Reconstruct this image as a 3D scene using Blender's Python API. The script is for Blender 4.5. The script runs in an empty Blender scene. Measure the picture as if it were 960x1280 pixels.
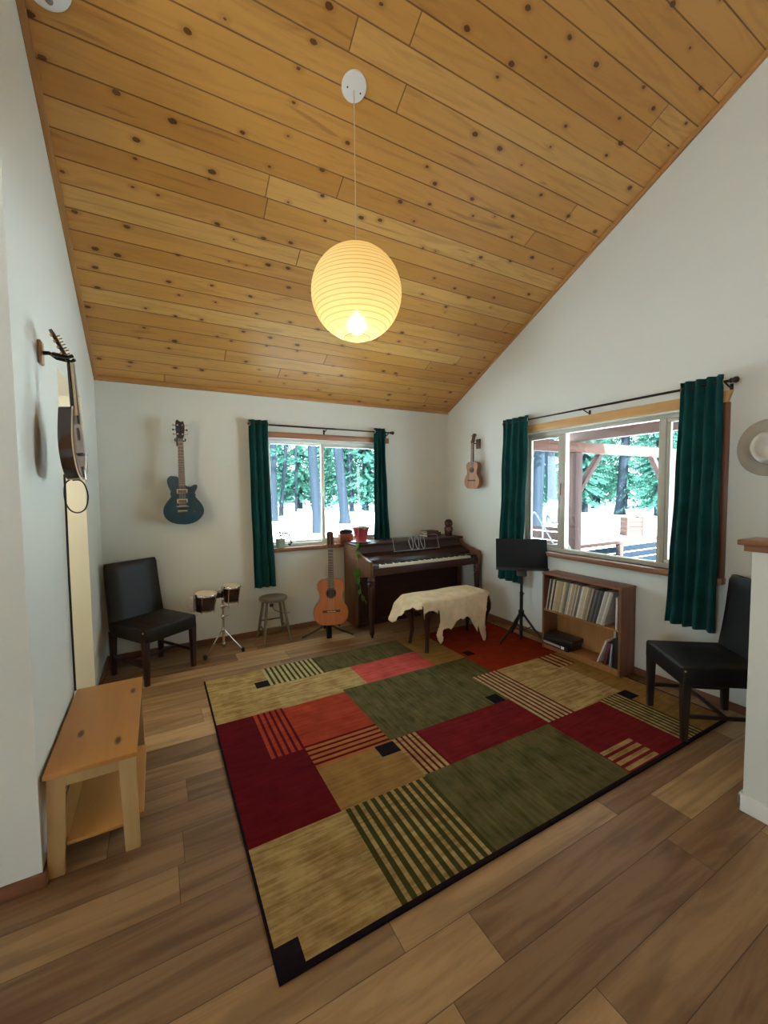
import bpy, bmesh, math, random
from mathutils import Vector, Matrix, noise as mnoise
PI = math.pi
R = math.radians
sc = bpy.context.scene
COL = sc.collection

# ------------------------------------------------------------------ nodes
class NT:
    """small helper to write node graphs"""
    def __init__(s, name):
        s.m = bpy.data.materials.new(name)
        s.m.use_nodes = True
        s.t = s.m.node_tree
        s.t.nodes.clear()
        s.out = s.n('ShaderNodeOutputMaterial')
        s._co = None

    def n(s, typ, **kw):
        nd = s.t.nodes.new(typ)
        for k, v in kw.items():
            setattr(nd, k, v)
        return nd

    def put(s, sock, v):
        if isinstance(v, bpy.types.NodeSocket):
            s.t.links.new(v, sock)
        elif isinstance(v, (tuple, list)):
            if len(v) == 3 and sock.type == 'RGBA':
                v = (*v, 1)
            sock.default_value = v
        else:
            sock.default_value = v

    def co(s):
        if s._co is None:
            s._co = s.n('ShaderNodeTexCoord').outputs['Object']
        return s._co

    def xyz(s, v=None):
        nd = s.n('ShaderNodeSeparateXYZ')
        s.put(nd.inputs[0], v or s.co())
        return nd.outputs

    def vec(s, x, y, z=0.0):
        nd = s.n('ShaderNodeCombineXYZ')
        for i, v in enumerate((x, y, z)):
            s.put(nd.inputs[i], v)
        return nd.outputs[0]

    def scale(s, v, sx, sy, sz):
        nd = s.n('ShaderNodeMapping')
        s.put(nd.inputs['Vector'], v)
        nd.inputs['Scale'].default_value = (sx, sy, sz)
        return nd.outputs[0]

    def math(s, op, a, b=0.0, c=0.0):
        nd = s.n('ShaderNodeMath', operation=op)
        s.put(nd.inputs[0], a)
        s.put(nd.inputs[1], b)
        s.put(nd.inputs[2], c)
        return nd.outputs[0]

    def noise(s, v, scale=5, detail=3, rough=.55, dist=0):
        nd = s.n('ShaderNodeTexNoise')
        s.put(nd.inputs['Vector'], v)
        nd.inputs['Scale'].default_value = scale
        nd.inputs['Detail'].default_value = detail
        nd.inputs['Roughness'].default_value = rough
        nd.inputs['Distortion'].default_value = dist
        return nd.outputs[0]

    def white(s, v):
        nd = s.n('ShaderNodeTexWhiteNoise', noise_dimensions='3D')
        s.put(nd.inputs['Vector'], v)
        return nd.outputs[0]

    def ramp(s, f, stops):
        nd = s.n('ShaderNodeValToRGB')
        s.put(nd.inputs[0], f)
        cr = nd.color_ramp
        while len(cr.elements) < len(stops):
            cr.elements.new(.5)
        for e, (p, c) in zip(cr.elements, stops):
            e.position = p
            e.color = (*c, 1) if len(c) == 3 else c
        return nd.outputs[0]

    def step(s, f, a, b):
        nd = s.n('ShaderNodeMapRange', interpolation_type='SMOOTHSTEP')
        s.put(nd.inputs[0], f)
        s.put(nd.inputs[1], a)
        s.put(nd.inputs[2], b)
        return nd.outputs[0]

    def mix(s, f, a, b, mode='MIX'):
        nd = s.n('ShaderNodeMix', data_type='RGBA', blend_type=mode)
        s.put(nd.inputs[0], f)
        s.put(nd.inputs[6], a)
        s.put(nd.inputs[7], b)
        return nd.outputs[2]

    def bump(s, h, strength=.3, dist=.002):
        nd = s.n('ShaderNodeBump')
        s.put(nd.inputs['Height'], h)
        nd.inputs['Strength'].default_value = strength
        nd.inputs['Distance'].default_value = dist
        return nd.outputs[0]

    def bsdf(s, color, rough=.5, metal=0, normal=None, spec=.5, coat=0, sheen=0, emit=None, estr=0):
        nd = s.n('ShaderNodeBsdfPrincipled')
        s.put(nd.inputs['Base Color'], color)
        s.put(nd.inputs['Roughness'], rough)
        nd.inputs['Metallic'].default_value = metal
        nd.inputs['Specular IOR Level'].default_value = spec
        nd.inputs['Coat Weight'].default_value = coat
        nd.inputs['Coat Roughness'].default_value = .12
        nd.inputs['Sheen Weight'].default_value = sheen
        if normal is not None:
            s.put(nd.inputs['Normal'], normal)
        if emit:
            s.put(nd.inputs['Emission Color'], emit)
            nd.inputs['Emission Strength'].default_value = estr
        s.t.links.new(nd.outputs[0], s.out.inputs[0])
        return nd


def plain(name, c, rough=.5, metal=0, var=.12, nscale=14, bump=0, spec=.5, coat=0, sheen=0):
    t = NT(name)
    f = t.noise(t.co(), nscale, 3)
    a = tuple(min(1, x * (1 + var)) for x in c)
    b = tuple(x * (1 - var) for x in c)
    col = t.ramp(f, [(.3, b), (.7, a)])
    nrm = t.bump(t.noise(t.co(), nscale * 12, 2), bump, .002) if bump else None
    t.bsdf(col, rough, metal, nrm, spec, coat, sheen)
    return t.m


def wood(name, c0, c1, axis='Z', rough=.4, scale=1.0, knots=False, coat=0, spec=.5):
    """grain stretched along the axis"""
    t = NT(name)
    k = {'X': (1.6, 22, 22), 'Y': (22, 1.6, 22), 'Z': (22, 22, 1.6)}[axis]
    v = t.scale(t.co(), *[a * scale for a in k])
    g = t.noise(v, 1.0, 5, .6, .8)
    col = t.ramp(g, [(.28, c0), (.72, c1)])
    if knots:
        kv = {'X': (2.6, 7, 7), 'Y': (7, 2.6, 7), 'Z': (7, 7, 2.6)}[axis]
        vo = t.n('ShaderNodeTexVoronoi', voronoi_dimensions='2D')
        t.put(vo.inputs['Vector'], t.scale(t.co(), *kv))
        vo.inputs['Scale'].default_value = 1.0
        rnd = t.xyz(vo.outputs['Color'])[0]
        gate = t.math('GREATER_THAN', rnd, .45)
        mk = t.math('MULTIPLY', t.math('SUBTRACT', 1.0, t.step(vo.outputs['Distance'], .04, .13)), gate)
        col = t.mix(mk, col, tuple(x * .22 for x in c0))
    t.bsdf(col, rough, 0, t.bump(g, .08, .001), spec, coat)
    return t.m


def planks(t, u, v, w, L, gap=.0025):
    """u along the boards, v across; gives (random, random2, gap mask)"""
    row = t.math('FLOOR', t.math('DIVIDE', v, w))
    off = t.math('MULTIPLY', t.white(t.vec(row, 7.3, 1.1)), L)
    uu = t.math('ADD', u, off)
    colm = t.math('FLOOR', t.math('DIVIDE', uu, L))
    r1 = t.white(t.vec(row, colm, 3.7))
    r2 = t.white(t.vec(row, colm, 9.2))
    fv = t.math('FRACT', t.math('DIVIDE', v, w))
    fu = t.math('FRACT', t.math('DIVIDE', uu, L))
    dv = t.math('MULTIPLY', t.math('MINIMUM', fv, t.math('SUBTRACT', 1.0, fv)), w)
    du = t.math('MULTIPLY', t.math('MINIMUM', fu, t.math('SUBTRACT', 1.0, fu)), L)
    d = t.math('MINIMUM', dv, du)
    g = t.math('SUBTRACT', 1.0, t.step(d, gap * .4, gap))
    return r1, r2, g


def mat_floor():
    t = NT('floor_planks')
    o = t.xyz()
    r1, r2, g = planks(t, o[0], o[1], .19, 1.22, .002)
    gv = t.vec(t.math('MULTIPLY', o[0], 1.1), t.math('MULTIPLY', o[1], 11), t.math('MULTIPLY', r1, 40))
    gr = t.noise(gv, 1.0, 5, .62, 1.2)
    big = t.noise(t.vec(t.math('MULTIPLY', o[0], .9), t.math('MULTIPLY', o[1], 5), t.math('MULTIPLY', r2, 30)), 1.0, 3, .5, 1.5)
    base = t.ramp(r1, [(0, (.175, .095, .044)), (.3, (.245, .140, .065)), (.65, (.36, .218, .102)), (1, (.55, .365, .180))])
    dark = t.mix(.62, base, (.070, .034, .015), 'MIX')
    lite = t.mix(.16, base, (.56, .39, .21), 'MIX')
    col = t.mix(t.step(gr, .40, .66), lite, t.mix(.30, base, (.075, .036, .016)))
    band = t.noise(t.vec(t.math('MULTIPLY', o[0], .45), t.math('MULTIPLY', o[1], 15), t.math('MULTIPLY', r2, 60)), 1.0, 2, .5, .8)
    col = t.mix(t.math('MULTIPLY', t.step(band, .48, .70), .6), col, dark)
    col = t.mix(t.math('MULTIPLY', t.step(big, .56, .72), .55), col, dark)
    col = t.mix(t.math('MULTIPLY', g, .75), col, (.03, .017, .01))
    t.bsdf(col, .42, 0, t.bump(t.math('SUBTRACT', gr, t.math('MULTIPLY', g, 2.0)), .10, .002), .4)
    return t.m


def mat_ceiling():
    t = NT('knotty_pine_boards')
    o = t.xyz()
    r1, r2, g = planks(t, o[0], o[1], .14, 4.6, .005)
    gv = t.vec(t.math('MULTIPLY', o[0], 1.2), t.math('MULTIPLY', o[1], 14), t.math('MULTIPLY', r1, 50))
    gr = t.noise(gv, 1.0, 5, .6, 1.6)
    base = t.ramp(r1, [(0, (.56, .265, .058)), (.3, (.64, .325, .080)), (.75, (.68, .365, .100)), (1, (.73, .43, .135))])
    col = t.mix(t.math('MULTIPLY', t.step(gr, .42, .75), .5), base, (.40, .18, .05))
    # knots
    vo = t.n('ShaderNodeTexVoronoi', voronoi_dimensions='2D')
    sx = t.math('MULTIPLY', o[0], 3.5)
    sy = t.math('MULTIPLY', o[1], 5.6)
    t.put(vo.inputs['Vector'], t.vec(sx, sy, 0.0))
    vo.inputs['Scale'].default_value = 1.0
    vc = t.xyz(vo.outputs['Color'])
    rad = t.math('ADD', t.math('MULTIPLY', vc[1], .060), .022)
    d = t.math('ADD', vo.outputs['Distance'], t.math('MULTIPLY', t.math('SUBTRACT', t.noise(t.co(), 40, 2), .5), .05))
    gate = t.math('GREATER_THAN', vc[0], .24)
    core = t.math('MULTIPLY', t.math('LESS_THAN', d, rad), gate)
    halo = t.math('MULTIPLY', t.math('SUBTRACT', 1.0, t.step(t.math('SUBTRACT', d, rad), .0, .13)), gate)
    col = t.mix(t.math('MULTIPLY', halo, .45), col, (.36, .145, .035))
    col = t.mix(t.math('MULTIPLY', core, .85), col, (.075, .022, .008))
    # streaks of dark heartwood
    st = t.noise(t.vec(t.math('MULTIPLY', o[0], .7), t.math('MULTIPLY', o[1], 7), t.math('MULTIPLY', r2, 90)), 1.0, 2, .5, 2.5)
    col = t.mix(t.math('MULTIPLY', t.step(st, .66, .76), .45), col, (.26, .105, .03))
    col = t.mix(t.math('MULTIPLY', g, .8), col, (.12, .05, .014))
    t.bsdf(col, .36, 0, t.bump(t.math('SUBTRACT', 1.0, g), .5, .004), .5)
    return t.m


def mat_wall(name, c):
    t = NT(name)
    n1 = t.noise(t.co(), 2.2, 2)
    col = t.ramp(n1, [(.2, tuple(x * .97 for x in c)), (.8, c)])
    t.bsdf(col, .75, 0, t.bump(t.noise(t.co(), 90, 3), .10, .003), .25)
    return t.m


def mat_glass():
    t = NT('window_glass')
    tr = t.n('ShaderNodeBsdfTransparent')
    tr.inputs[0].default_value = (.96, .985, .98, 1)
    gl = t.n('ShaderNodeBsdfGlossy')
    gl.inputs['Roughness'].default_value = .02
    fr = t.n('ShaderNodeFresnel')
    # both faces of the pane reflect alike (the straight-through ray is not bent)
    bk = t.n('ShaderNodeNewGeometry').outputs['Backfacing']
    t.put(fr.inputs[0], t.math('ADD', 1.45, t.math('MULTIPLY', bk, 1 / 1.45 - 1.45)))
    mx = t.n('ShaderNodeMixShader')
    t.t.links.new(fr.outputs[0], mx.inputs[0])
    t.t.links.new(tr.outputs[0], mx.inputs[1])
    t.t.links.new(gl.outputs[0], mx.inputs[2])
    t.t.links.new(mx.outputs[0], t.out.inputs[0])
    return t.m


def mat_paper():
    t = NT('rice_paper')
    z = t.xyz()[2]
    # thin wire rings every 2.3 cm of height
    f = t.math('FRACT', t.math('DIVIDE', t.math('ADD', z, 5.0), .0236))
    rib = t.math('SUBTRACT', 1.0, t.step(t.math('ABSOLUTE', t.math('SUBTRACT', f, .5)), .05, .13))
    col = t.mix(t.math('MULTIPLY', rib, .60), (.97, .82, .47), (.46, .30, .12))
    df = t.n('ShaderNodeBsdfDiffuse')
    t.put(df.inputs[0], col)
    tl = t.n('ShaderNodeBsdfTranslucent')
    t.put(tl.inputs[0], col)
    mx = t.n('ShaderNodeMixShader')
    mx.inputs[0].default_value = .55
    t.t.links.new(df.outputs[0], mx.inputs[1])
    t.t.links.new(tl.outputs[0], mx.inputs[2])
    # the thin paper lets a little light straight through
    tp_ = t.n('ShaderNodeBsdfTransparent')
    tp_.inputs[0].default_value = (1, .93, .75, 1)
    m2 = t.n('ShaderNodeMixShader')
    m2.inputs[0].default_value = .085
    t.t.links.new(mx.outputs[0], m2.inputs[1])
    t.t.links.new(tp_.outputs[0], m2.inputs[2])
    t.t.links.new(m2.outputs[0], t.out.inputs[0])
    return t.m


def mat_leaf(name, c, trans=.35):
    t = NT(name)
    col = t.ramp(t.noise(t.co(), 3, 2), [(.3, tuple(x * .7 for x in c)), (.7, tuple(x * 1.25 for x in c))])
    df = t.n('ShaderNodeBsdfDiffuse')
    t.put(df.inputs[0], col)
    tl = t.n('ShaderNodeBsdfTranslucent')
    t.put(tl.inputs[0], col)
    mx = t.n('ShaderNodeMixShader')
    mx.inputs[0].default_value = trans
    t.t.links.new(df.outputs[0], mx.inputs[1])
    t.t.links.new(tl.outputs[0], mx.inputs[2])
    t.t.links.new(mx.outputs[0], t.out.inputs[0])
    return t.m


def mat_rug(name, c, c2=None, amt=.5, along='X'):
    t = NT(name)
    c2 = c2 or tuple(x * .7 for x in c)
    s = (4, 45, 1) if along == 'X' else (45, 4, 1)
    streak = t.noise(t.scale(t.co(), *s), 1.0, 3, .6)
    blot = t.noise(t.co(), 9, 4, .6)
    f = t.math('ADD', t.math('MULTIPLY', streak, .55), t.math('MULTIPLY', blot, .45))
    col = t.ramp(f, [(.5 - .20 * amt, c2), (.5 + .20 * amt, c)])
    t.bsdf(col, .95, 0, t.bump(t.noise(t.co(), 260, 2), .5, .004), .05)
    return t.m


def mat_emit(name, c, s):
    t = NT(name)
    e = t.n('ShaderNodeEmission')
    e.inputs[0].default_value = (*c, 1)
    e.inputs[1].default_value = s
    t.t.links.new(e.outputs[0], t.out.inputs[0])
    return t.m


MT = {}
MT['wall'] = mat_wall('wall_paint', (.715, .735, .68))
MT['floor'] = mat_floor()
MT['ceil'] = mat_ceiling()
MT['glass'] = mat_glass()
MT['paper'] = mat_paper()
MT['trimwood'] = wood('trim_pine', (.40, .19, .06), (.55, .29, .10), 'X', .45)
MT['trimwoodY'] = wood('trim_pine_deep', (.40, .19, .06), (.55, .29, .10), 'Y', .45)
MT['goldwood'] = wood('window_head_pine', (.50, .27, .09), (.66, .38, .14), 'Y', .45)
MT['casing'] = wood('casing_brown', (.16, .065, .035), (.26, .115, .06), 'Z', .45)
MT['sill'] = wood('sill_brown', (.22, .095, .05), (.34, .16, .085), 'X', .4)
MT['headpink'] = wood('window_head_redwood', (.30, .135, .075), (.42, .21, .12), 'X', .45)
MT['baseb'] = wood('baseboard_brown', (.17, .068, .034), (.27, .115, .06), 'X', .45)
MT['basebY'] = wood('baseboard_brown_deep', (.17, .068, .034), (.27, .115, .06), 'Y', .45)
MT['white'] = plain('white_paint', (.78, .78, .74), .45, var=.03)
MT['plastic'] = plain('white_plastic', (.82, .83, .82), .35, var=.02)
MT['vinyl'] = plain('window_vinyl', (.70, .69, .63), .4, var=.04)
MT['black'] = plain('black_metal', (.012, .012, .014), .38, var=.2)
MT['blackcloth'] = plain('black_cloth', (.015, .016, .018), .8, var=.25, bump=.3)
MT['rod'] = plain('dark_bronze', (.028, .022, .02), .35, .6, var=.2)
MT['chrome'] = plain('chrome', (.72, .71, .68), .16, 1.0, var=.05)
MT['brass'] = plain('brass', (.62, .45, .20), .25, 1.0, var=.08)
MT['curtain'] = plain('teal_velvet', (.0055, .056, .053), .85, var=.25, nscale=6, bump=.4, sheen=.06, spec=.1)
MT['leather'] = plain('dark_brown_leather', (.0125, .008, .007), .45, var=.25, nscale=8, bump=.12, spec=.33)
MT['leatherblack'] = plain('black_leather', (.008, .0075, .008), .5, var=.25, nscale=8, bump=.12, spec=.3)
MT['chairleg'] = wood('dark_cherry_leg', (.022, .006, .005), (.040, .012, .009), 'Z', .35)
MT['chairlegblack'] = wood('espresso_leg', (.010, .006, .005), (.018, .011, .009), 'Z', .4)
MT['piano'] = wood('piano_walnut', (.026, .0075, .005), (.052, .016, .010), 'X', .38, coat=.08, spec=.35)
MT['pianoside'] = wood('piano_walnut_sidelit', (.095, .038, .017), (.17, .073, .032), 'Z', .38, coat=.1)  # paler walnut: window light on the piano sides put into the colour
MT['ivory'] = plain('ivory_keys', (.80, .76, .62), .3, var=.03)
MT['hide'] = plain('tan_hide', (.62, .50, .325), .85, var=.16, nscale=7, bump=.25, spec=.2)
MT['bookcase'] = wood('bookcase_redwood', (.135, .050, .026), (.23, .092, .048), 'Z', .42)
MT['bookcaseback'] = wood('bookcase_lit_inside', (.30, .13, .04), (.40, .19, .065), 'Z', .5)  # light falling into the bookcase painted in as a brighter orange
MT['benchtop'] = wood('bench_amber_pine', (.44, .195, .045), (.51, .24, .06), 'Y', .42, knots=True, scale=.6)
MT['benchleg'] = wood('bench_pale_pine', (.42, .265, .105), (.52, .345, .15), 'Z', .5, scale=.6)
MT['benchshelf'] = wood('bench_shelf_pine', (.46, .215, .05), (.54, .26, .065), 'Y', .5, scale=.6)
MT['stool'] = wood('worn_stool_wood', (.11, .085, .055), (.20, .16, .11), 'Z', .55)
MT['stoolseat'] = wood('worn_stool_seat', (.105, .075, .045), (.19, .145, .095), 'X', .5)
MT['gtop'] = wood('cedar_soundboard', (.42, .125, .032), (.52, .175, .05), 'Z', .28, coat=.4)
MT['gside'] = wood('rosewood_side', (.06, .02, .012), (.12, .045, .022), 'Z', .3, coat=.3)
MT['gneck'] = wood('mahogany_neck', (.085, .032, .018), (.14, .058, .032), 'Z', .4)
MT['fret'] = wood('rosewood_fingerboard', (.07, .035, .028), (.115, .058, .046), 'Z', .5)
MT['ebony'] = plain('ebony', (.014, .012, .012), .4)
MT['hole'] = plain('soundhole_dark', (.006, .005, .005), .9)
MT['cream'] = plain('cream_binding', (.78, .71, .52), .4, var=.04)
MT['string'] = plain('string_steel', (.6, .58, .52), .3, .8)
MT['teal'] = plain('teal_lacquer', (.004, .048, .078), .12, var=.35, nscale=5, coat=1.0)
MT['uketop'] = wood('ukulele_koa_top', (.36, .17, .085), (.47, .245, .13), 'Z', .4)
MT['ukeside'] = wood('ukulele_koa_side', (.21, .085, .028), (.30, .13, .045), 'Z', .35)
MT['mtop'] = wood('mandolin_top', (.15, .075, .055), (.24, .13, .10), 'Z', .22, coat=.5)
MT['mside'] = wood('mandolin_side', (.022, .008, .006), (.045, .017, .011), 'Z', .2, coat=.6)
MT['plate'] = wood('hanger_oak', (.40, .25, .13), (.52, .34, .19), 'Z', .5)
MT['drumhead'] = plain('drum_skin', (.70, .60, .42), .6, var=.10, nscale=20)
MT['drumshell'] = wood('drum_shell', (.018, .006, .006), (.035, .013, .011), 'Z', .22, coat=.5)
MT['redpot'] = plain('red_glazed_pot', (.34, .022, .035), .28, var=.12, coat=.4)
MT['mintpot'] = plain('mint_pot', (.42, .56, .50), .4, var=.05)
MT['leaf'] = mat_leaf('pothos_leaf', (.085, .22, .045))
MT['leafpale'] = mat_leaf('succulent_leaf', (.22, .36, .24))
MT['leafgrey'] = mat_leaf('succulent_grey_leaf', (.05, .09, .06), .15)
MT['terracotta'] = plain('terracotta_box', (.33, .12, .065), .7, var=.1)
MT['felt'] = plain('hat_felt', (.38, .34, .275), .9, var=.06, bump=.4, spec=.1)
MT['snow'] = plain('snow', (.90, .92, .95), .8, var=.02, nscale=1.5)
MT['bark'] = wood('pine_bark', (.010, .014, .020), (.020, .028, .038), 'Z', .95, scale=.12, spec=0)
MT['needles'] = mat_leaf('pine_needles', (.050, .145, .110), .5)
MT['needlesdark'] = mat_leaf('fir_needles', (.042, .125, .100), .5)
MT['porchwood'] = wood('porch_cedar', (.075, .034, .026), (.11, .055, .042), 'X', .7, scale=.5, spec=.1)
MT['porchdark'] = wood('porch_cedar_upright', (.055, .031, .030), (.085, .050, .045), 'Z', .7, scale=.5, spec=.1)
MT['slat'] = plain('shaded_slat', (.014, .02, .03), .9, var=.15, spec=0)  # shadow on the slats put into the dark bluish colour
MT['silver'] = plain('silver_tube', (.20, .22, .24), .4, .6)
MT['roof'] = plain('porch_roof_board', (.34, .19, .14), .8)
MT['siding'] = plain('outer_siding', (.35, .24, .17), .8)
MT['deck'] = plain('deck_boards', (.10, .09, .09), .9, spec=0)
MT['redbook'] = plain('maroon_cover', (.10, .022, .022), .5)
MT['carved'] = wood('carved_dark_wood', (.03, .013, .010), (.07, .03, .022), 'Z', .3, coat=.3)
MT['carvedlight'] = plain('carved_worn_wood', (.20, .12, .095), .45)
MT['bulb'] = mat_emit('bulb_glow', (1.0, .80, .45), 12.5)
MT['blackbox'] = plain('black_case', (.014, .012, .012), .35, var=.2)
MT['darkgrey'] = plain('dark_grey', (.05, .05, .055), .5)


def sleeve_mat(i, c):
    return plain('sleeve_tone_%d' % i, c, .7, var=.12, nscale=25)


# ------------------------------------------------------------------ mesh helpers
class MB:
    def __init__(s):
        s.bm = bmesh.new()
        s.mi = 0

    def _xf(s, vs, M):
        if M is not None:
            bmesh.ops.transform(s.bm, matrix=M, verts=vs)

    def box(s, lo, hi, bev=0.0, M=None, seg=2):
        x0, y0, z0 = lo
        x1, y1, z1 = hi
        vs = [s.bm.verts.new(p) for p in ((x0, y0, z0), (x1, y0, z0), (x1, y1, z0), (x0, y1, z0), (x0, y0, z1), (x1, y0, z1), (x1, y1, z1), (x0, y1, z1))]
        fs = [s.bm.faces.new([vs[i] for i in q]) for q in ((3, 2, 1, 0), (4, 5, 6, 7), (0, 1, 5, 4), (1, 2, 6, 5), (2, 3, 7, 6), (3, 0, 4, 7))]
        for f in fs:
            f.material_index = s.mi
        if bev > 0:
            es = list({e for f in fs for e in f.edges})
            r = bmesh.ops.bevel(s.bm, geom=es, offset=bev, segments=seg, affect='EDGES', profile=.5)
            vs = list({v for f in r['faces'] for v in f.verts} | {v for v in vs if v.is_valid})
            for f in r['faces']:
                f.material_index = s.mi
        s._xf(vs, M)
        return s

    def taper(s, c0, w0, d0, c1, w1, d1, bev=0.0, M=None):
        """four sided bar from centre c0 (width, depth) to c1"""
        vs = []
        for (c, w, d) in ((c0, w0, d0), (c1, w1, d1)):
            for sx, sy in ((-1, -1), (1, -1), (1, 1), (-1, 1)):
                vs.append(s.bm.verts.new((c[0] + sx * w / 2, c[1] + sy * d / 2, c[2])))
        fs = [s.bm.faces.new([vs[i] for i in q]) for q in ((3, 2, 1, 0), (4, 5, 6, 7), (0, 1, 5, 4), (1, 2, 6, 5), (2, 3, 7, 6), (3, 0, 4, 7))]
        for f in fs:
            f.material_index = s.mi
        if bev:
            es = list({e for f in fs for e in f.edges})
            r = bmesh.ops.bevel(s.bm, geom=es, offset=bev, segments=2, affect='EDGES', profile=.5)
            vs = list({v for f in r['faces'] for v in f.verts} | {v for v in vs if v.is_valid})
        s._xf(vs, M)
        return s

    def tube(s, pts, r, n=8, M=None, closed=False, caps=True):
        pts = [Vector(p) for p in pts]
        k = len(pts)
        rr = r if isinstance(r, (list, tuple)) else [r] * k
        rings = []
        up = None
        for i, p in enumerate(pts):
            if closed:
                tdir = pts[(i + 1) % k] - pts[i - 1]
            else:
                tdir = pts[min(i + 1, k - 1)] - pts[max(i - 1, 0)]
            tdir.normalize()
            if up is None:
                up = Vector((0, 0, 1)) if abs(tdir.z) < .9 else Vector((1, 0, 0))
            a = (up - tdir * up.dot(tdir))
            if a.length < 1e-6:
                a = tdir.orthogonal()
            a.normalize()
            up = a
            b = tdir.cross(a)
            rings.append([s.bm.verts.new(p + (a * math.cos(q) + b * math.sin(q)) * rr[i]) for q in [2 * PI * j / n for j in range(n)]])
        for i in range(k if closed else k - 1):
            A, B = rings[i], rings[(i + 1) % k]
            for j in range(n):
                f = s.bm.faces.new((A[j], A[(j + 1) % n], B[(j + 1) % n], B[j]))
                f.material_index = s.mi
        if caps and not closed:
            s.bm.faces.new(rings[0][::-1]).material_index = s.mi
            s.bm.faces.new(rings[-1]).material_index = s.mi
        s._xf([v for q in rings for v in q], M)
        return s

    def lathe(s, prof, n=24, M=None, closed=True):
        rings = []
        for (r, z) in prof:
            if r < 1e-5:
                rings.append([s.bm.verts.new((0, 0, z))])
            else:
                rings.append([s.bm.verts.new((r * math.cos(2 * PI * j / n), r * math.sin(2 * PI * j / n), z)) for j in range(n)])
        for A, B in zip(rings, rings[1:]):
            for j in range(n):
                q = [A[j % len(A)], A[(j + 1) % len(A)], B[(j + 1) % len(B)], B[j % len(B)]]
                u = []
                for v in q:
                    if v not in u:
                        u.append(v)
                if len(u) >= 3:
                    s.bm.faces.new(u).material_index = s.mi
        if closed:
            for q, rev in ((rings[0], True), (rings[-1], False)):
                if len(q) > 2:
                    s.bm.faces.new(q[::-1] if rev else q).material_index = s.mi
        s._xf([v for q in rings for v in q], M)
        return s

    def prism(s, poly, h0, h1, bev=0.0, M=None, seg=2):
        """poly in XY, extruded along Z"""
        a = sum(poly[i - 1][0] * poly[i][1] - poly[i][0] * poly[i - 1][1] for i in range(len(poly)))
        if a < 0:
            poly = poly[::-1]
        b = [s.bm.verts.new((x, y, h0)) for x, y in poly]
        t = [s.bm.verts.new((x, y, h1)) for x, y in poly]
        n = len(poly)
        fb = s.bm.faces.new(b[::-1])
        ft = s.bm.faces.new(t)
        fs = [fb, ft]
        for i in range(n):
            fs.append(s.bm.faces.new((b[i], b[(i + 1) % n], t[(i + 1) % n], t[i])))
        for f in fs:
            f.material_index = s.mi
        vs = b + t
        if bev:
            es = list(fb.edges) + list(ft.edges)
            r = bmesh.ops.bevel(s.bm, geom=es, offset=bev, segments=seg, affect='EDGES', profile=.5)
            vs = list({v for f in r['faces'] for v in f.verts} | {v for v in vs if v.is_valid})
            extra = set()
            for v in vs:
                for f in v.link_faces:
                    extra.update(f.verts)
            vs = list(set(vs) | extra)
        s._xf(vs, M)
        return s

    def build(s, name, mats, parent=None, smooth=40, mod=None):
        bm = s.bm
        bmesh.ops.recalc_face_normals(bm, faces=bm.faces)
        if smooth:
            for f in bm.faces:
                f.smooth = True
            for e in bm.edges:
                if len(e.link_faces) == 2:
                    try:
                        e.smooth = e.calc_face_angle() < R(smooth)
                    except ValueError:
                        pass
        me = bpy.data.meshes.new(name)
        bm.to_mesh(me)
        bm.free()
        for m in (mats if isinstance(mats, (list, tuple)) else [mats]):
            me.materials.append(m)
        o = bpy.data.objects.new(name, me)
        COL.objects.link(o)
        if parent is not None:
            o.parent = parent
        return o


def tag(o, label, cat, group=None, kind=None):
    o['label'] = label
    o['category'] = cat
    if group:
        o['group'] = group
    if kind:
        o['kind'] = kind
    return o


def thing(name, label, cat, loc=(0, 0, 0), rz=0, group=None):
    o = bpy.data.objects.new(name, None)
    COL.objects.link(o)
    o.location = loc
    o.rotation_euler = (0, 0, rz)
    o.empty_display_size = .05
    return tag(o, label, cat, group)


def struct(o, label=None):
    o['kind'] = 'structure'
    if label:
        o['label'] = label
    return o


def copy_tree(o, parent=None):
    c = o.copy()
    COL.objects.link(c)
    c.parent = parent
    for ch in [q for q in bpy.data.objects if q.parent == o]:
        copy_tree(ch, c)
    return c


def T(x, y, z):
    return Matrix.Translation((x, y, z))


def RX(a):
    return Matrix.Rotation(a, 4, 'X')


def RY(a):
    return Matrix.Rotation(a, 4, 'Y')


def RZ(a):
    return Matrix.Rotation(a, 4, 'Z')


def spline(pts, n=6, closed=True):
    """Catmull-Rom through 2-D or 3-D points"""
    out = []
    k = len(pts)
    for i in range(k if closed else k - 1):
        if closed:
            p = [pts[(i + j - 1) % k] for j in range(4)]
        else:
            p = [pts[min(max(i + j - 1, 0), k - 1)] for j in range(4)]
        for s in range(n):
            t = s / n
            out.append(tuple(.5 * (2 * b + (c - a) * t + (2 * a - 5 * b + 4 * c - d) * t * t + (3 * b - a - 3 * c + d) * t ** 3) for a, b, c, d in zip(*p)))
    if not closed:
        out.append(tuple(pts[-1]))
    return out


# local frame for flat fronted instruments: outline (x, z) extruded along y
FLAT = Matrix(((1, 0, 0, 0), (0, 0, -1, 0), (0, 1, 0, 0), (0, 0, 0, 1)))   # prism XY -> XZ, +h -> -y

# ------------------------------------------------------------------ measures
XL, XR, YB = -.46, 3.54, 4.58
TH = .15
SL = .52


def zc(y):
    return 2.655 + SL * (YB - y)


YR = -.7           # ridge
YE = -4.6          # rear wall
XW = -4.2          # far left wall of the open space behind

# ------------------------------------------------------------------ setting
m = MB()
m.box((XW - .15, YE - .15, -.12), (XR + TH, YB + TH, 0))
struct(m.build('floor', MT['floor'], smooth=0))

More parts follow.
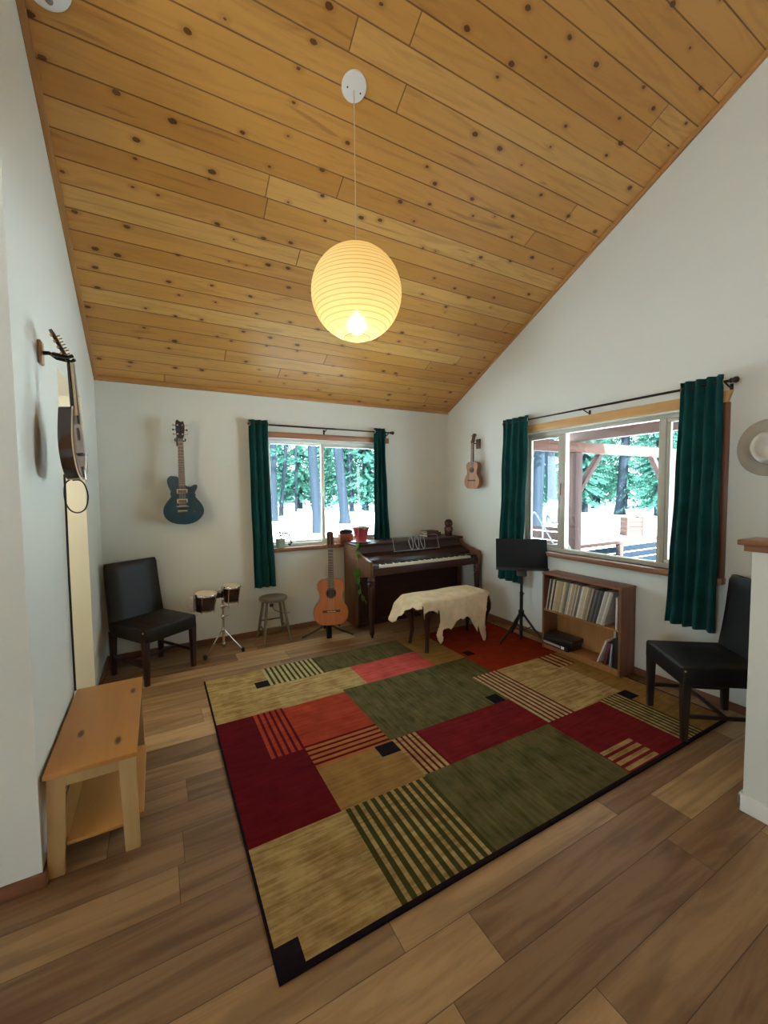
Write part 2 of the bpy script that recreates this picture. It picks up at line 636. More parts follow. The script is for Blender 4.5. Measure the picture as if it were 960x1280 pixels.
# ceiling: slab in its own frame so that boards follow the slope
ang = math.atan(SL)
Lc = (YB + TH - YR) / math.cos(ang)
m = MB()
m.box((XW - .15, -Lc, 0), (XR + TH, 0, .12))
c = m.build('ceiling', MT['ceil'], smooth=0)
c.location = (0, YB + TH, zc(YB + TH))
c.rotation_euler = (-ang, 0, 0)
struct(c)
zr = zc(YR)
Lr = (YR - YE + .15) / math.cos(ang)
m = MB()
m.box((XW - .15, 0, 0), (XR + TH, Lr, .12))
c = m.build('ceiling_rear', MT['ceil'], smooth=0)
c.location = (0, YE - .15, zr - SL * (YR - YE + .15))
c.rotation_euler = (ang, 0, 0)
struct(c)

# window openings
BW = (1.075, 2.53, .955, 2.175)    # back: x0 x1 z0 z1
RW = (1.44, 3.24, .94, 2.175)      # right: y0 y1 z0 z1

m = MB()
for lo, hi in (((XL - .12, 0), (BW[0], 2.65)), ((BW[1], 0), (XR + TH, 2.65)), ((BW[0], 0), (BW[1], BW[2])), ((BW[0], BW[3]), (BW[1], 2.65))):
    m.box((lo[0], YB, lo[1]), (hi[0], YB + TH, hi[1]))
struct(m.build('wall_back', MT['wall'], smooth=0))

YZ = Matrix(((0, 0, 1, 0), (1, 0, 0, 0), (0, 1, 0, 0), (0, 0, 0, 1)))      # prism XY -> YZ, h -> x


def ywall(m, x0, x1, ya, yb, z0, z1=None):
    e = .004
    if z1 is None:
        poly = [(ya, z0), (yb, z0), (yb, zc(yb) - e if yb > YR else zr - SL * (YR - yb) - e)]
        if ya < YR < yb:
            poly.append((YR, zr - e))
        poly.append((ya, zc(ya) - e if ya >= YR else zr - SL * (YR - ya) - e))
    else:
        poly = [(ya, z0), (yb, z0), (yb, z1), (ya, z1)]
    m.prism(poly, x0, x1, 0, YZ)


m = MB()
ywall(m, XR, XR + TH, RW[1], YB, 0)
ywall(m, XR, XR + TH, RW[0], RW[1], 0, RW[2])
ywall(m, XR, XR + TH, RW[0], RW[1], RW[3])
ywall(m, XR, XR + TH, YE, RW[0], 0)
struct(m.build('wall_right', MT['wall'], smooth=0))

# left wall with the tall opening
OY0, OY1, OZ = 2.92, 3.75, 2.295
m = MB()
YLE = 2.07
ywall(m, XL - .13, XL, YLE, OY0, 0)
ywall(m, XL - .13, XL, OY0, OY1, OZ)
ywall(m, XL - .13, XL, OY1, YB, 0)
struct(m.build('wall_left', MT['wall'], smooth=0))
# hall behind the opening
m = MB()
m.box((-1.9, OY1, 0), (XL - .13, OY1 + .12, OZ))
m.box((-2.0, YLE + .13, 0), (-1.9, OY1, OZ))
struct(m.build('wall_hall', MT['wall'], smooth=0))
m = MB()
m.box((-2.0, YLE + .13, OZ), (XL - .13, OY1 + .12, OZ + .1))
struct(m.build('ceiling_hall', MT['wall'], smooth=0))
# wall that turns the corner at the left edge
m = MB()
m.box((XW, YLE, 0), (XL - .13, YLE + .13, zc(YLE + .13) - .004))
struct(m.build('wall_left_return', MT['wall'], smooth=0))
# open space behind the camera: far left wall and rear wall with their windows
m = MB()
LWN = (-1.3, .4, .9, 2.4)
ywall(m, XW - .15, XW, YE, LWN[0], 0)
ywall(m, XW - .15, XW, LWN[1], YLE + .13, 0)
ywall(m, XW - .15, XW, LWN[0], LWN[1], 0, LWN[2])
ywall(m, XW - .15, XW, LWN[0], LWN[1], LWN[3])
struct(m.build('wall_far_left', MT['wall'], smooth=0))
zre = zr - SL * (YR - YE)
m = MB()
RWN = (-3.9, -2.9, .9, 2.2)
m.box((XW - .15, YE - .15, 0), (RWN[0], YE, zre - .1))
m.box((RWN[1], YE - .15, 0), (XR + TH, YE, zre - .1))
m.box((RWN[0], YE - .15, 0), (RWN[1], YE, RWN[2]))
m.box((RWN[0], YE - .15, RWN[3]), (RWN[1], YE, zre - .1))
struct(m.build('wall_rear', MT['wall'], smooth=0))

# half wall at the right with its wooden cap and white baseboard
m = MB()
m.box((2.478, -3.0, 0), (2.60, .86, 1.286), .006)
hw = struct(m.build('wall_half', MT['wall']))
m = MB()
m.box((2.458, -3.0, 1.286), (2.62, .885, 1.316), .003)
m.box((2.438, -3.0, 1.316), (2.64, .905, 1.341), .005)
struct(m.build('trim_3', wood('cap_brown', (.20, .075, .03), (.33, .135, .06), 'Y', .35)), 'brown wooden cap on the white half wall')
m = MB()
m.box((2.465, -3.0, 0), (2.478, .873, .085), .004)
m.box((2.465, .86, 0), (2.61, .873, .085), .004)
struct(m.build('baseboard_half', MT['white']))

# baseboards
m = MB()
m.box((XL, YB - .013, 0), (XR, YB, .06), .003)
struct(m.build('baseboard_back', MT['baseb']))
m = MB()
m.box((XR - .013, -4.5, 0), (XR, YB - .013, .06), .003)
struct(m.build('baseboard_right', MT['basebY']))
m = MB()
m.box((XL, YLE, 0), (XL + .013, OY0, .06), .003)
m.box((XL, OY1, 0), (XL + .013, YB - .013, .06), .003)
struct(m.build('baseboard_left', MT['basebY']))
m = MB()
m.box((XW, YLE - .013, 0), (XL + .013, YLE, .06), .003)
struct(m.build('baseboard_return', MT['baseb']))

# trim strips where walls meet the boards
m = MB()
m.box((XL, YB - .02, 2.612), (XR, YB, 2.655), .003)
struct(m.build('trim_back', MT['trimwood']))


def slope_trim(name, x0, x1, ya, yb):
    L = (yb - ya) / math.cos(ang)
    mm = MB()
    mm.box((x0, -L, -.034), (x1, 0, -.001), .003)
    o = mm.build(name, MT['trimwoodY'])
    o.location = (0, yb, zc(yb))
    o.rotation_euler = (-ang, 0, 0)
    return struct(o)


slope_trim('trim_left', XL, XL + .03, YLE, YB - .02)
slope_trim('trim_right', XR - .022, XR, YR + .1, YB - .02)

# ------------------------------------------------------------------ windows
def pane_frame(m, a0, a1, z0, z1, w, d0, d1, axis):
    """rectangular ring, a = along wall, d = depth"""
    for (p0, p1, q0, q1) in ((a0, a1, z0, z0 + w), (a0, a1, z1 - w, z1), (a0, a0 + w, z0 + w, z1 - w), (a1 - w, a1, z0 + w, z1 - w)):
        if axis == 'X':
            m.box((p0, d0, q0), (p1, d1, q1), .003)
        else:
            m.box((d0, p0, q0), (d1, p1, q1), .003)


w1 = bpy.data.objects.new('window_1', None)
COL.objects.link(w1)
w1.location = (BW[0], YB, BW[2])
struct(w1, 'two pane window with pale frame on the back wall')


def wpart(m, name, mat, root, **k):
    o = m.build(name, mat, root, **k)
    o.location = tuple(-v for v in root.location)
    return o


m = MB()
pane_frame(m, BW[0], BW[1], BW[2], BW[3], .035, YB + .045, YB + .12, 'X')
wpart(m, 'window_frame', MT['vinyl'], w1)
m = MB()
pane_frame(m, 1.11, 1.765, BW[2] + .035, BW[3] - .035, .022, YB + .085, YB + .11, 'X')
wpart(m, 'fixed_sash', MT['vinyl'], w1)
m = MB()
pane_frame(m, 1.715, 2.495, BW[2] + .035, BW[3] - .035, .036, YB + .055, YB + .082, 'X')
wpart(m, 'sliding_sash', MT['vinyl'], w1)
m = MB()
m.box((1.132, YB + .095, BW[2] + .057), (1.743, YB + .099, BW[3] - .057))
wpart(m, 'window_pane', MT['glass'], w1, smooth=0)
m = MB()
m.box((1.751, YB + .066, BW[2] + .071), (2.459, YB + .07, BW[3] - .071))
wpart(m, 'window_pane', MT['glass'], w1, smooth=0)
m = MB()
m.box((1.728, YB + .035, 1.50), (1.75, YB + .055, 1.60), .004)
wpart(m, 'window_latch', MT['vinyl'], w1)
# casing of the back window
m = MB()
m.box((1.03, YB - .018, 2.175), (2.60, YB, 2.24), .003)
struct(m.build('trim_window_head', MT['headpink']), 'reddish wooden head board over the back window')
m = MB()
m.box((1.03, YB - .055, .912), (2.58, YB + .045, .955), .004)
struct(m.build('trim_window_sill', MT['sill']), 'brown wooden sill of the back window')

MT['vinyl2'] = plain('window_vinyl_tan', (.46, .43, .35), .4, var=.04)
w2 = bpy.data.objects.new('window_2', None)
COL.objects.link(w2)
w2.location = (XR, RW[0], RW[2])
struct(w2, 'wide three pane window with tan frame on the right wall')
m = MB()
pane_frame(m, RW[0], RW[1], RW[2], RW[3], .035, XR + .045, XR + .12, 'Y')
m.box((XR + .05, 2.745, RW[2] + .03), (XR + .115, 2.80, RW[3] - .03), .003)
m.box((XR + .05, 1.815, RW[2] + .03), (XR + .115, 1.87, RW[3] - .03), .003)
wpart(m, 'window_frame', MT['vinyl2'], w2)
for a0, a1, nm in ((2.80, 3.205, 'sliding_sash'), (1.475, 1.815, 'sliding_sash')):
    m = MB()
    pane_frame(m, a0, a1, RW[2] + .035, RW[3] - .035, .03, XR + .055, XR + .085, 'Y')
    wpart(m, nm, MT['vinyl2'], w2)
for a0, a1, d in ((2.83, 3.175, .068), (1.87, 2.745, .09), (1.505, 1.785, .068)):
    m = MB()
    m.box((XR + d, a0 - .004, RW[2] + .034), (XR + d + .004, a1 + .004, RW[3] - .034))
    wpart(m, 'window_pane', MT['glass'], w2, smooth=0)
m = MB()
m.box((XR + .035, 2.79, 1.52), (XR + .055, 2.812, 1.64), .004)
wpart(m, 'window_latch', MT['vinyl2'], w2)
m = MB()
m.prism([(1.36, 2.265), (3.30, 2.265), (3.30, 2.185), (1.385, 2.185)], XR - .03, XR, .003, YZ)
struct(m.build('trim_window_head.001', MT['goldwood']), 'golden pine head board over the wide window')
m = MB()
m.box((XR - .06, 1.37, .895), (XR + .045, 3.31, .94), .004)
struct(m.build('trim_window_sill.001', wood('sill_brown_deep', (.20, .085, .045), (.32, .15, .08), 'Y', .4)), 'brown wooden sill of the wide window')
m = MB()
m.box((XR - .018, 1.375, .94), (XR, 1.44, 2.185), .003)
m.box((XR - .018, 3.24, .94), (XR, 3.305, 2.185), .003)
struct(m.build('trim_window_side', MT['casing']), 'dark brown side casing beside the wide window')

# ------------------------------------------------------------------ rods and curtains
def rod(name, label, a0, a1, z, axis, pos, brs, wallpos):
    """rod along X or Y, brackets brs"""
    root = thing(name, label, 'curtain rod', (a0, pos, z) if axis == 'X' else (pos, a0, z))
    L = a1 - a0

    def P(a, d, h):
        return (a, d, h) if axis == 'X' else (d, a, h)
    m = MB()
    m.tube([P(.02, 0, 0), P(L * .56, 0, 0)], .0095, 12)
    m.tube([P(L * .54, 0, 0), P(L - .02, 0, 0)], .0078, 12)
    m.build('pole', MT['rod'], root)
    for e in (0, L):
        sgn = -1 if e == 0 else 1
        m = MB()
        Mx = T(*P(e, 0, 0)) @ (RY(sgn * PI / 2) if axis == 'X' else RX(-sgn * PI / 2))
        m.lathe([(.010, -.02), (.017, -.014), (.017, -.008), (.012, -.004), (.019, .006), (.022, .016), (.018, .028), (.009, .034), (0, .035)], 16, Mx)
        m.build('finial', MT['rod'], root)
    d = wallpos - pos
    for b in brs:
        m = MB()
        m.tube([P(b - a0, d, -.035), P(b - a0, d * .6, -.03), P(b - a0, 0, -.012), P(b - a0, -.012, 0)], .0055, 8)
        if axis == 'X':
            m.box((b - a0 - .011, d - .004, -.06), (b - a0 + .011, d, -.005), .002)
        else:
            m.box((d - .004, b - a0 - .011, -.06), (d, b - a0 + .011, -.005), .002)
        m.build('bracket', MT['rod'], root)
    return root


RBY = YB - .085
rod('curtain_rod', 'thin dark curtain rod above the back window', .90, 2.60, 2.30, 'X', RBY, [.94, 1.735, 2.555], YB)
RRX = XR - .09
rod('curtain_rod', 'long dark curtain rod with round finials above the wide window', 1.335, 3.42, 2.315, 'Y', RRX, [1.375, 2.45, 3.37], XR)


def curtain(name, label, axis, a_top, a_bot, pos, ztop, zbot, zrod, waves, amp, seed, bulge=0.0):
    rnd = random.Random(seed)
    nx, nz = waves * 14, 44
    root = thing(name, label, 'curtain', (0, 0, 0), 0, None)
    am, aM = (a_top[0] + a_top[1]) / 2, zbot
    root.location = (am, pos, zbot) if axis == 'X' else (pos, am, zbot)
    ph = [rnd.uniform(-.5, .5) for _ in range(waves + 2)]
    bm = bmesh.new()
    grid = []
    for k in range(nz + 1):
        t = k / nz
        z = ztop + (zbot - ztop) * t
        e = t ** 1.4
        l = a_top[0] + (a_bot[0] - a_top[0]) * e
        r = a_top[1] + (a_bot[1] - a_top[1]) * e
        row = []
        for i in range(nx + 1):
            s = i / nx
            w = s * waves
            j = int(min(w, waves - 1))
            wob = ph[j] * (1 - (w - j)) + ph[j + 1] * (w - j)
            a = l + (r - l) * (s + .025 * math.sin(2 * PI * s * 1.5 + seed) * t)
            amp_t = amp * (.85 + .3 * t + .35 * wob * t)
            d = amp_t * math.sin(2 * PI * w + wob * 1.2 * t) + bulge * math.sin(PI * t) * .5
            d += .006 * math.sin(5 * t * PI + 4 * s)
            zz = z
            row.append(bm.verts.new((a - am, d, zz - zbot) if axis == 'X' else (d, a - am, zz - zbot)))
        grid.append(row)
    for k in range(nz):
        for i in range(nx):
            bm.faces.new((grid[k][i], grid[k][i + 1], grid[k + 1][i + 1], grid[k + 1][i])).smooth = True
    me = bpy.data.meshes.new('fabric_panel')
    bm.to_mesh(me)
    bm.free()
    me.materials.append(MT['curtain'])
    o = bpy.data.objects.new('fabric_panel', me)
    COL.objects.link(o)
    o.parent = root
    sd = o.modifiers.new('thick', 'SOLIDIFY')
    sd.thickness = .003
    # grommets where the sheet crosses the rod line
    for q in (0, waves * 2):
        s = min(max(q / (waves * 2), .02), .98)
        a = a_top[0] + (a_top[1] - a_top[0]) * s - am
        m = MB()
        m.lathe([(.0155, -.003), (.024, -.003), (.026, 0), (.024, .003), (.0155, .003), (.0155, -.003)], 16, None, closed=False)
        g = m.build('grommet', MT['chrome'], root)
        tilt = R(55) * (1 if q % 2 == 0 else -1)
        if axis == 'X':
            g.location = (a, 0, zrod - zbot)
            g.rotation_euler = (PI / 2, 0, PI / 2 + tilt * .5)
        else:
            g.location = (0, a, zrod - zbot)
            g.rotation_euler = (PI / 2, 0, tilt * .5)
    return root


curtain('curtain', 'dark teal curtain hanging left of the back window', 'X', (.868, 1.065), (.885, 1.115), RBY, 2.345, .55, 2.30, 3, .020, 3)
curtain('curtain', 'dark teal curtain right of the back window, behind the piano', 'X', (2.35, 2.50), (2.345, 2.565), RBY + .002, 2.345, .86, 2.30, 3, .019, 5)
curtain('curtain', 'dark teal curtain left of the wide window, behind the music stand', 'Y', (3.455, 3.09), (3.525, 3.155), RRX, 2.36, .555, 2.315, 4, .022, 8)
curtain('curtain', 'dark teal curtain right of the wide window, beside the hat', 'Y', (1.655, 1.385), (1.71, 1.395), RRX - .005, 2.365, .55, 2.315, 4, .025, 11)

# ------------------------------------------------------------------ rug
RX0, RY0, RU, RV = .29, 1.255, 3.10, 2.41
C = dict(
    tan=mat_rug('rug_tan', (.44, .315, .13), (.235, .145, .052)),
    cream=mat_rug('rug_cream', (.47, .345, .155), (.26, .17, .065)),
    gold=mat_rug('rug_gold', (.33, .19, .06), (.23, .12, .035), .6),
    dred=mat_rug('rug_dark_red', (.130, .008, .012), (.085, .004, .007), .8),
    wine=mat_rug('rug_wine_red', (.185, .016, .020), (.115, .008, .011), .7),
    ored=mat_rug('rug_orange_red', (.40, .060, .028), (.25, .030, .016), .7),
    rust=mat_rug('rug_rust', (.28, .035, .011), (.19, .018, .007), .8),
    pink=mat_rug('rug_salmon', (.55, .105, .085), (.36, .05, .04), .6),
    green=mat_rug('rug_green', (.140, .122, .048), (.052, .050, .018), .7, 'Y'),
    olive=mat_rug('rug_olive', (.060, .058, .016), (.040, .038, .010), .8),
    wht=mat_rug('rug_pale', (.46, .40, .22), (.33, .27, .13)),
    black=mat_rug('rug_black', (.016, .011, .016), (.010, .007, .010)),
    orange=mat_rug('rug_orange', (.42, .155, .045), (.30, .09, .026), .6),
)
CI = {k: i for i, k in enumerate(C)}
T_ = []


def rect(u0, u1, v0, v1, c):
    T_.append((u0, u1, v0, v1, c))


def stripes(u0, u1, v0, v1, a, b, n, axis, wa=.5):
    """n stripes of b on a ground of a; axis = direction across which they repeat"""
    rect(u0, u1, v0, v1, a)
    for k in range(n):
        if axis == 'u':
            p = (u1 - u0) / n
            rect(u0 + p * (k + (1 - wa)), u0 + p * (k + 1), v0, v1, b)
        else:
            p = (v1 - v0) / n
            rect(u0, u1, v0 + p * (k + (1 - wa)), v0 + p * (k + 1), b)


rect(0, RU, 0, RV, 'tan')
rect(0, .455, .56, 1.67, 'dred')
stripes(.25, .455, 1.13, 1.67, 'ored', 'dred', 5, 'u', .42)
rect(.455, .95, 1.15, 1.66, 'ored')
stripes(.455, .955, .92, 1.15, 'orange', 'dred', 5, 'v', .42)
rect(.455, .96, .56, .92, 'gold')
rect(.83, .96, .82, .93, 'black')
stripes(.455, .96, 0, .56, 'tan', 'olive', 11, 'u', .55)
stripes(.47, .95, 2.06, RV, 'wht', 'olive', 11, 'u', .45)
rect(.36, .47, 2.06, 2.17, 'black')
rect(.95, 1.86, 2.06, RV, 'green')
rect(.47, 1.17, 1.67, 2.06, 'cream')
rect(1.17, 1.86, 1.70, 2.06, 'pink')
rect(1.86, 2.2, 1.70, RV, 'gold')
rect(.95, 1.98, .94, 1.70, 'green')
rect(1.98, 2.2, 1.35, 1.70, 'green')
stripes(1.98, 2.25, .58, 1.35, 'wht', 'wine', 6, 'u', .45)
rect(2.25, 2.82, .59, 1.35, 'cream')
rect(1.15, 1.98, .57, .94, 'wine')
rect(1.84, 1.95, .94, 1.05, 'black')
stripes(.96, 1.15, .57, .94, 'tan', 'dred', 5, 'u', .42)
rect(.96, 1.96, 0, .57, 'green')
rect(1.96, 2.54, 0, .58, 'wine')
stripes(1.97, 2.27, .03, .23, 'tan', 'wine', 4, 'v', .42)
stripes(2.54, 2.77, .02, .59, 'cream', 'olive', 6, 'u', .5)
rect(2.77, RU, 0, .59, 'gold')
rect(2.82, RU, .59, 1.35, 'gold')
rect(2.76, 2.87, .48, .59, 'black')
rect(2.2, RU, 1.35, RV, 'rust')
rect(2.24, 2.335, 1.71, 1.81, 'black')
stripes(2.74, 2.98, 1.11, 1.35, 'cream', 'wine', 4, 'u', .45)
rect(0, .095, 0, .11, 'black')
b_ = .013
rect(0, b_ * .8, 0, RV, 'black')
rect(RU - b_, RU, 0, RV, 'black')
rect(0, RU, 0, b_ * 1.5, 'black')
us = sorted({round(x, 4) for t in T_ for x in t[:2]})
vs_ = sorted({round(x, 4) for t in T_ for x in t[2:4]})
bm = bmesh.new()
hz = .012
VV = {}


def rv(i, j):
    if (i, j) not in VV:
        VV[i, j] = bm.verts.new((us[i], vs_[j], hz))
    return VV[i, j]


for i in range(len(us) - 1):
    for j in range(len(vs_) - 1):
        cu, cv = (us[i] + us[i + 1]) / 2, (vs_[j] + vs_[j + 1]) / 2
        col = 'tan'
        for t in T_:
            if t[0] < cu < t[1] and t[2] < cv < t[3]:
                col = t[4]
        bm.faces.new((rv(i, j), rv(i + 1, j), rv(i + 1, j + 1), rv(i, j + 1))).material_index = CI[col]
edge = [e for e in bm.edges if e.is_boundary]
r_ = bmesh.ops.extrude_edge_only(bm, edges=edge)
for v in [g for g in r_['geom'] if isinstance(g, bmesh.types.BMVert)]:
    v.co.z = .001
for f in [g for g in r_['geom'] if isinstance(g, bmesh.types.BMFace)]:
    f.material_index = CI['black']
me = bpy.data.meshes.new('area_rug')
bm.to_mesh(me)
bm.free()
for k in C:
    me.materials.append(C[k])
rug = bpy.data.objects.new('area_rug', me)
COL.objects.link(rug)
rug.location = (RX0, RY0, 0)
tag(rug, 'large patchwork area rug of red, green and tan blocks with black edging', 'rug')
RT = .012

# ------------------------------------------------------------------ leather chairs
def parson_chair(label, loc, rz, dep, leather, legm, lean, hback=.97, wid=.49):
    root = thing('dining_chair', label, 'chair', loc, rz)
    W, D = wid, dep
    # front = -y
    legs = [(-1, -1), (1, -1), (-1, 1), (1, 1)]
    for sx, sy in legs:
        m = MB()
        x, y = sx * (W / 2 - .026), sy * (D / 2 - .026)
        m.taper((x, y + (.012 if sy > 0 else 0), 0), .034, .034, (x, y, .39), .050, .050, .003)
        m.build('leg', legm, root)
    m = MB()
    m.box((-W / 2, -D / 2 - .004, .355), (W / 2, D / 2 - .02, .478), .018, None, 4)
    # a softly domed cushion top
    m.lathe([(0, .012), (.12, .011), (.2, .006), (.225, 0)], 4, T(0, -.01, .474) @ RZ(PI / 4) @ Matrix.Diagonal((1.0, 1.0, 1, 1)), closed=False)
    m.build('seat', leather, root, smooth=60)
    # upholstered back, gently curved and leaning
    bm = bmesh.new()
    n = 18
    sec = []
    for k in range(n + 1):
        t = k / n
        z = .40 + (hback - .40) * t
        yc = D / 2 - .035 + lean * t ** 1.3 + .012 * math.sin(PI * t)
        hw = W / 2 - .004 - .010 * t
        th = .040 - .012 * t
        if k == n:
            th *= .55
            hw -= .006
        ring = []
        m_ = 6
        pts = [(-hw, -th * .6), (-hw + .012, -th), (-hw / 2, -th - .006), (0, -th - .008), (hw / 2, -th - .006), (hw - .012, -th), (hw, -th * .6), (hw, th * .6), (hw - .012, th), (0, th), (-hw + .012, th), (-hw, th * .6)]
        for (px, py) in pts:
            ring.append(bm.verts.new((px, yc + py, z)))
        sec.append(ring)
    for A, B in zip(sec, sec[1:]):
        for j in range(len(A)):
            bm.faces.new((A[j], A[(j + 1) % len(A)], B[(j + 1) % len(A)], B[j]))
    bm.faces.new(sec[0][::-1])
    bm.faces.new(sec[-1])
    mm = MB()
    mm.bm.free()
    mm.bm = bm
    mm.build('backrest', leather, root, smooth=55)
    for sx in (-1, 1):
        m = MB()
        x = sx * (W / 2 - .026)
        m.box((x - .009, -D / 2 + .03, .145), (x + .009, D / 2 - .03, .168), .002)
        m.build('side_stretcher', legm, root)
    m = MB()
    m.box((-W / 2 + .03, -.012, .147), (W / 2 - .03, .008, .166), .002)
    m.build('cross_stretcher', legm, root)
    for sx in (-1, 1):
        m = MB()
        m.lathe([(0, .004), (.006, .003), (.007, 0)], 10, T(sx * (W / 2 - .002), -D / 2 + .012, .45) @ RY(sx * PI / 2), closed=False)
        m.build('seat_glint', MT['chrome'], root)  # chrome dot standing in for a small highlight on the seat side
    return root


parson_chair('dark brown leather dining chair in the left back corner', (-.066, 4.150, 0), R(33.5), .51, MT['leather'], MT['chairleg'], .075)
parson_chair('black leather dining chair half behind the white half wall', (3.150, 1.308, RT), R(-127), .53, MT['leatherblack'], MT['chairlegblack'], .05, wid=.475)

# ------------------------------------------------------------------ piano
PX0, PX1 = 1.945, 3.475
PYF, PYB, PYW = 3.83, 4.21, 4.53
pr = thing('upright_piano', 'dark brown spinet piano against the back wall', 'piano', ((PX0 + PX1) / 2, PYB, 0))
HW = (PX1 - PX0) / 2
yF, yW = PYF - PYB, PYW - PYB


def side_profile():
    # (y, z) : tall back, sloped shoulder, scrolled arm
    return [(yW, .03), (0.02, .03), (0.0, .05), (0.0, .60), (yF + .05, .665), (yF + .004, .675), (yF, .69), (yF, .82), (yF + .012, .832), (yF + .06, .832), (yF + .085, .838), (yF + .13, .852), (yF + .20, .862), (yF + .26, .87), (-.075, .885), (-.03, .91), (-.01, .945), (0, .962), (yW, .962)]


for sx in (-1, 1):
    m = MB()
    x0 = sx * HW - (.032 if sx > 0 else 0)
    m.prism(side_profile(), x0, x0 + .032, .004, YZ)
    m.build('side_panel', MT['pianoside'], pr)
    m = MB()
    lx = sx * (HW - .03)
    m.lathe([(.024, .035), (.028, .06), (.024, .085), (.023, .12), (.031, .40), (.037, .54), (.031, .56), (.041, .575), (.041, .59), (.032, .60), (.042, .615), (.042, .632), (.037, .64), (.037, .668)], 18, T(lx, yF + .045, 0))
    lg = m.build('leg', MT['piano'], pr)
    m = MB()
    m.lathe([(.019, -.009), (.023, -.006), (.023, .006), (.019, .009)], 16, T(lx, yF + .045, .023) @ RY(PI / 2))
    m.box((lx - .006, yF + .035, .02), (lx + .006, yF + .055, .05), .001)
    m.build('caster', MT['black'], lg)
m = MB()
m.box((-HW + .032, .045, .05), (HW - .032, .07, .66))
m.build('lower_panel', MT['piano'], pr)
m = MB()
m.box((-HW + .03, .0, .02), (HW - .03, .10, .075), .004)
m.build('toe_board', MT['piano'], pr)
m = MB()
m.box((-HW + .03, yW - .03, .03), (HW - .03, yW, .955))
m.build('back_panel', MT['piano'], pr)
m = MB()
m.box((-HW + .032, yF + .03, .672), (HW - .032, .10, .70), .003)
m.box((-HW + .032, yF + .018, .672), (HW - .032, yF + .04, .752), .004)
m.build('key_bed', MT['piano'], pr)
# keys
m = MB()
KX0, KX1 = -HW + .125, HW - .125
n = 52
kw = (KX1 - KX0) / n
for k in range(n):
    m.box((KX0 + k * kw + .0004, yF + .045, .735), (KX0 + (k + 1) * kw - .0004, yF + .19, .772), .0012, None, 1)
m.build('white_keys', MT['ivory'], pr)
m = MB()
k = 0
for k in range(n - 1):
    if (k % 7) in (0, 2, 3, 5, 6):
        x = KX0 + (k + 1) * kw
        m.box((x - .005, yF + .095, .77), (x + .005, yF + .19, .783), .002, None, 1)
m.build('black_keys', MT['ebony'], pr)
for sx in (-1, 1):
    m = MB()
    a, b = (-HW + .032, KX0 - .002) if sx < 0 else (KX1 + .002, HW - .032)
    m.box((a, yF + .035, .70), (b, yF + .19, .782), .006)
    m.build('key_block', MT['piano'], pr)
# fallboard folded back over the keys, upper panel, lid
m = MB()
m.prism([(yF + .175, .775), (yF + .185, .815), (yF + .26, .84), (yF + .30, .845), (yF + .30, .83), (yF + .20, .80), (yF + .20, .77)], -HW + .034, HW - .034, .002, YZ)
m.build('fallboard', MT['piano'], pr)
m = MB()
m.prism([(yF + .28, .83), (yF + .28, .845), (-.02, .87), (.015, .955), (.03, .955), (0.0, .83)], -HW + .033, HW - .033, .002, YZ)
m.build('upper_panel', MT['piano'], pr)
m = MB()
m.box((-HW - .006, -.028, .955), (HW + .006, yW + .004, .978), .006, None, 3)
m.build('lid', MT['piano'], pr)
# wire music rack with three lyre loops
m = MB()
rk = plain('pale_wire', (.42, .43, .44), .35, .3)
rx = -.10
m.tube([(rx - .20, -.075, .868), (rx + .46, -.075, .868)], .0045, 8)
m.tube([(rx - .19, -.072, .87), (rx - .195, -.03, 1.02), (rx - .17, -.026, 1.032), (rx - .10, -.026, 1.034)], .0035, 8)
m.tube([(rx + .45, -.072, .87), (rx + .455, -.03, 1.02), (rx + .43, -.026, 1.032), (rx + .36, -.026, 1.034)], .0035, 8)
m.tube([(rx - .10, -.026, 1.034), (rx + .36, -.026, 1.034)], .0022, 6)
for kx in (-.085, 0, .085):
    pts = []
    for q in range(20):
        a = 2 * PI * q / 20
        h = .5 + .5 * math.sin(a)
        pts.append((rx + .14 + kx + .030 * math.cos(a) * (1.0 if h > .5 else .8), -.072 + .046 * h, .875 + .15 * h))
    m.tube(pts, .0045, 6, closed=True)
m.build('music_rack', rk, pr)

# things on the piano
PZ = .978
t = thing('plant_saucer', 'white saucer under the red pot on the piano', 'saucer', (2.085, 4.345, PZ))
m = MB()
m.lathe([(0, 0), (.075, 0), (.115, .013), (.118, .016), (.110, .016), (.075, .007), (0, .007)], 32)
m.build('dish', MT['plastic'], t)
t = thing('potted_pothos', 'red flared pot with a trailing pothos vine on the piano', 'potted plant', (2.085, 4.345, PZ + .0072))
m = MB()
m.lathe([(0, 0), (.062, 0), (.066, .006), (.075, .06), (.092, .145), (.103, .158), (.106, .172), (.100, .175), (.094, .168), (.084, .14), (.0, .135)], 36)
m.build('pot', MT['redpot'], t)
m = MB()
m.lathe([(0, .152), (.05, .150), (.085, .142)], 20, closed=False)
m.build('soil', plain('soil', (.03, .02, .014), .95), t)


def leaf_mesh(m, M, L=.06, W=.042):
    n = 7
    L_, R_, C_ = [], [], []
    for k in range(n + 1):
        u = k / n
        w = W / 2 * (math.sin(PI * min(1, u * 1.15 + .12)) ** .8 if u < .95 else 0.02)
        y = L * u
        z = -.25 * L * u * u
        C_.append(m.bm.verts.new(M @ Vector((0, y, z - .003))))
        L_.append(m.bm.verts.new(M @ Vector((-w, y, z + w * .25))))
        R_.append(m.bm.verts.new(M @ Vector((w, y, z + w * .25))))
    for k in range(n):
        m.bm.faces.new((L_[k], C_[k], C_[k + 1], L_[k + 1]))
        m.bm.faces.new((C_[k], R_[k], R_[k + 1], C_[k + 1]))


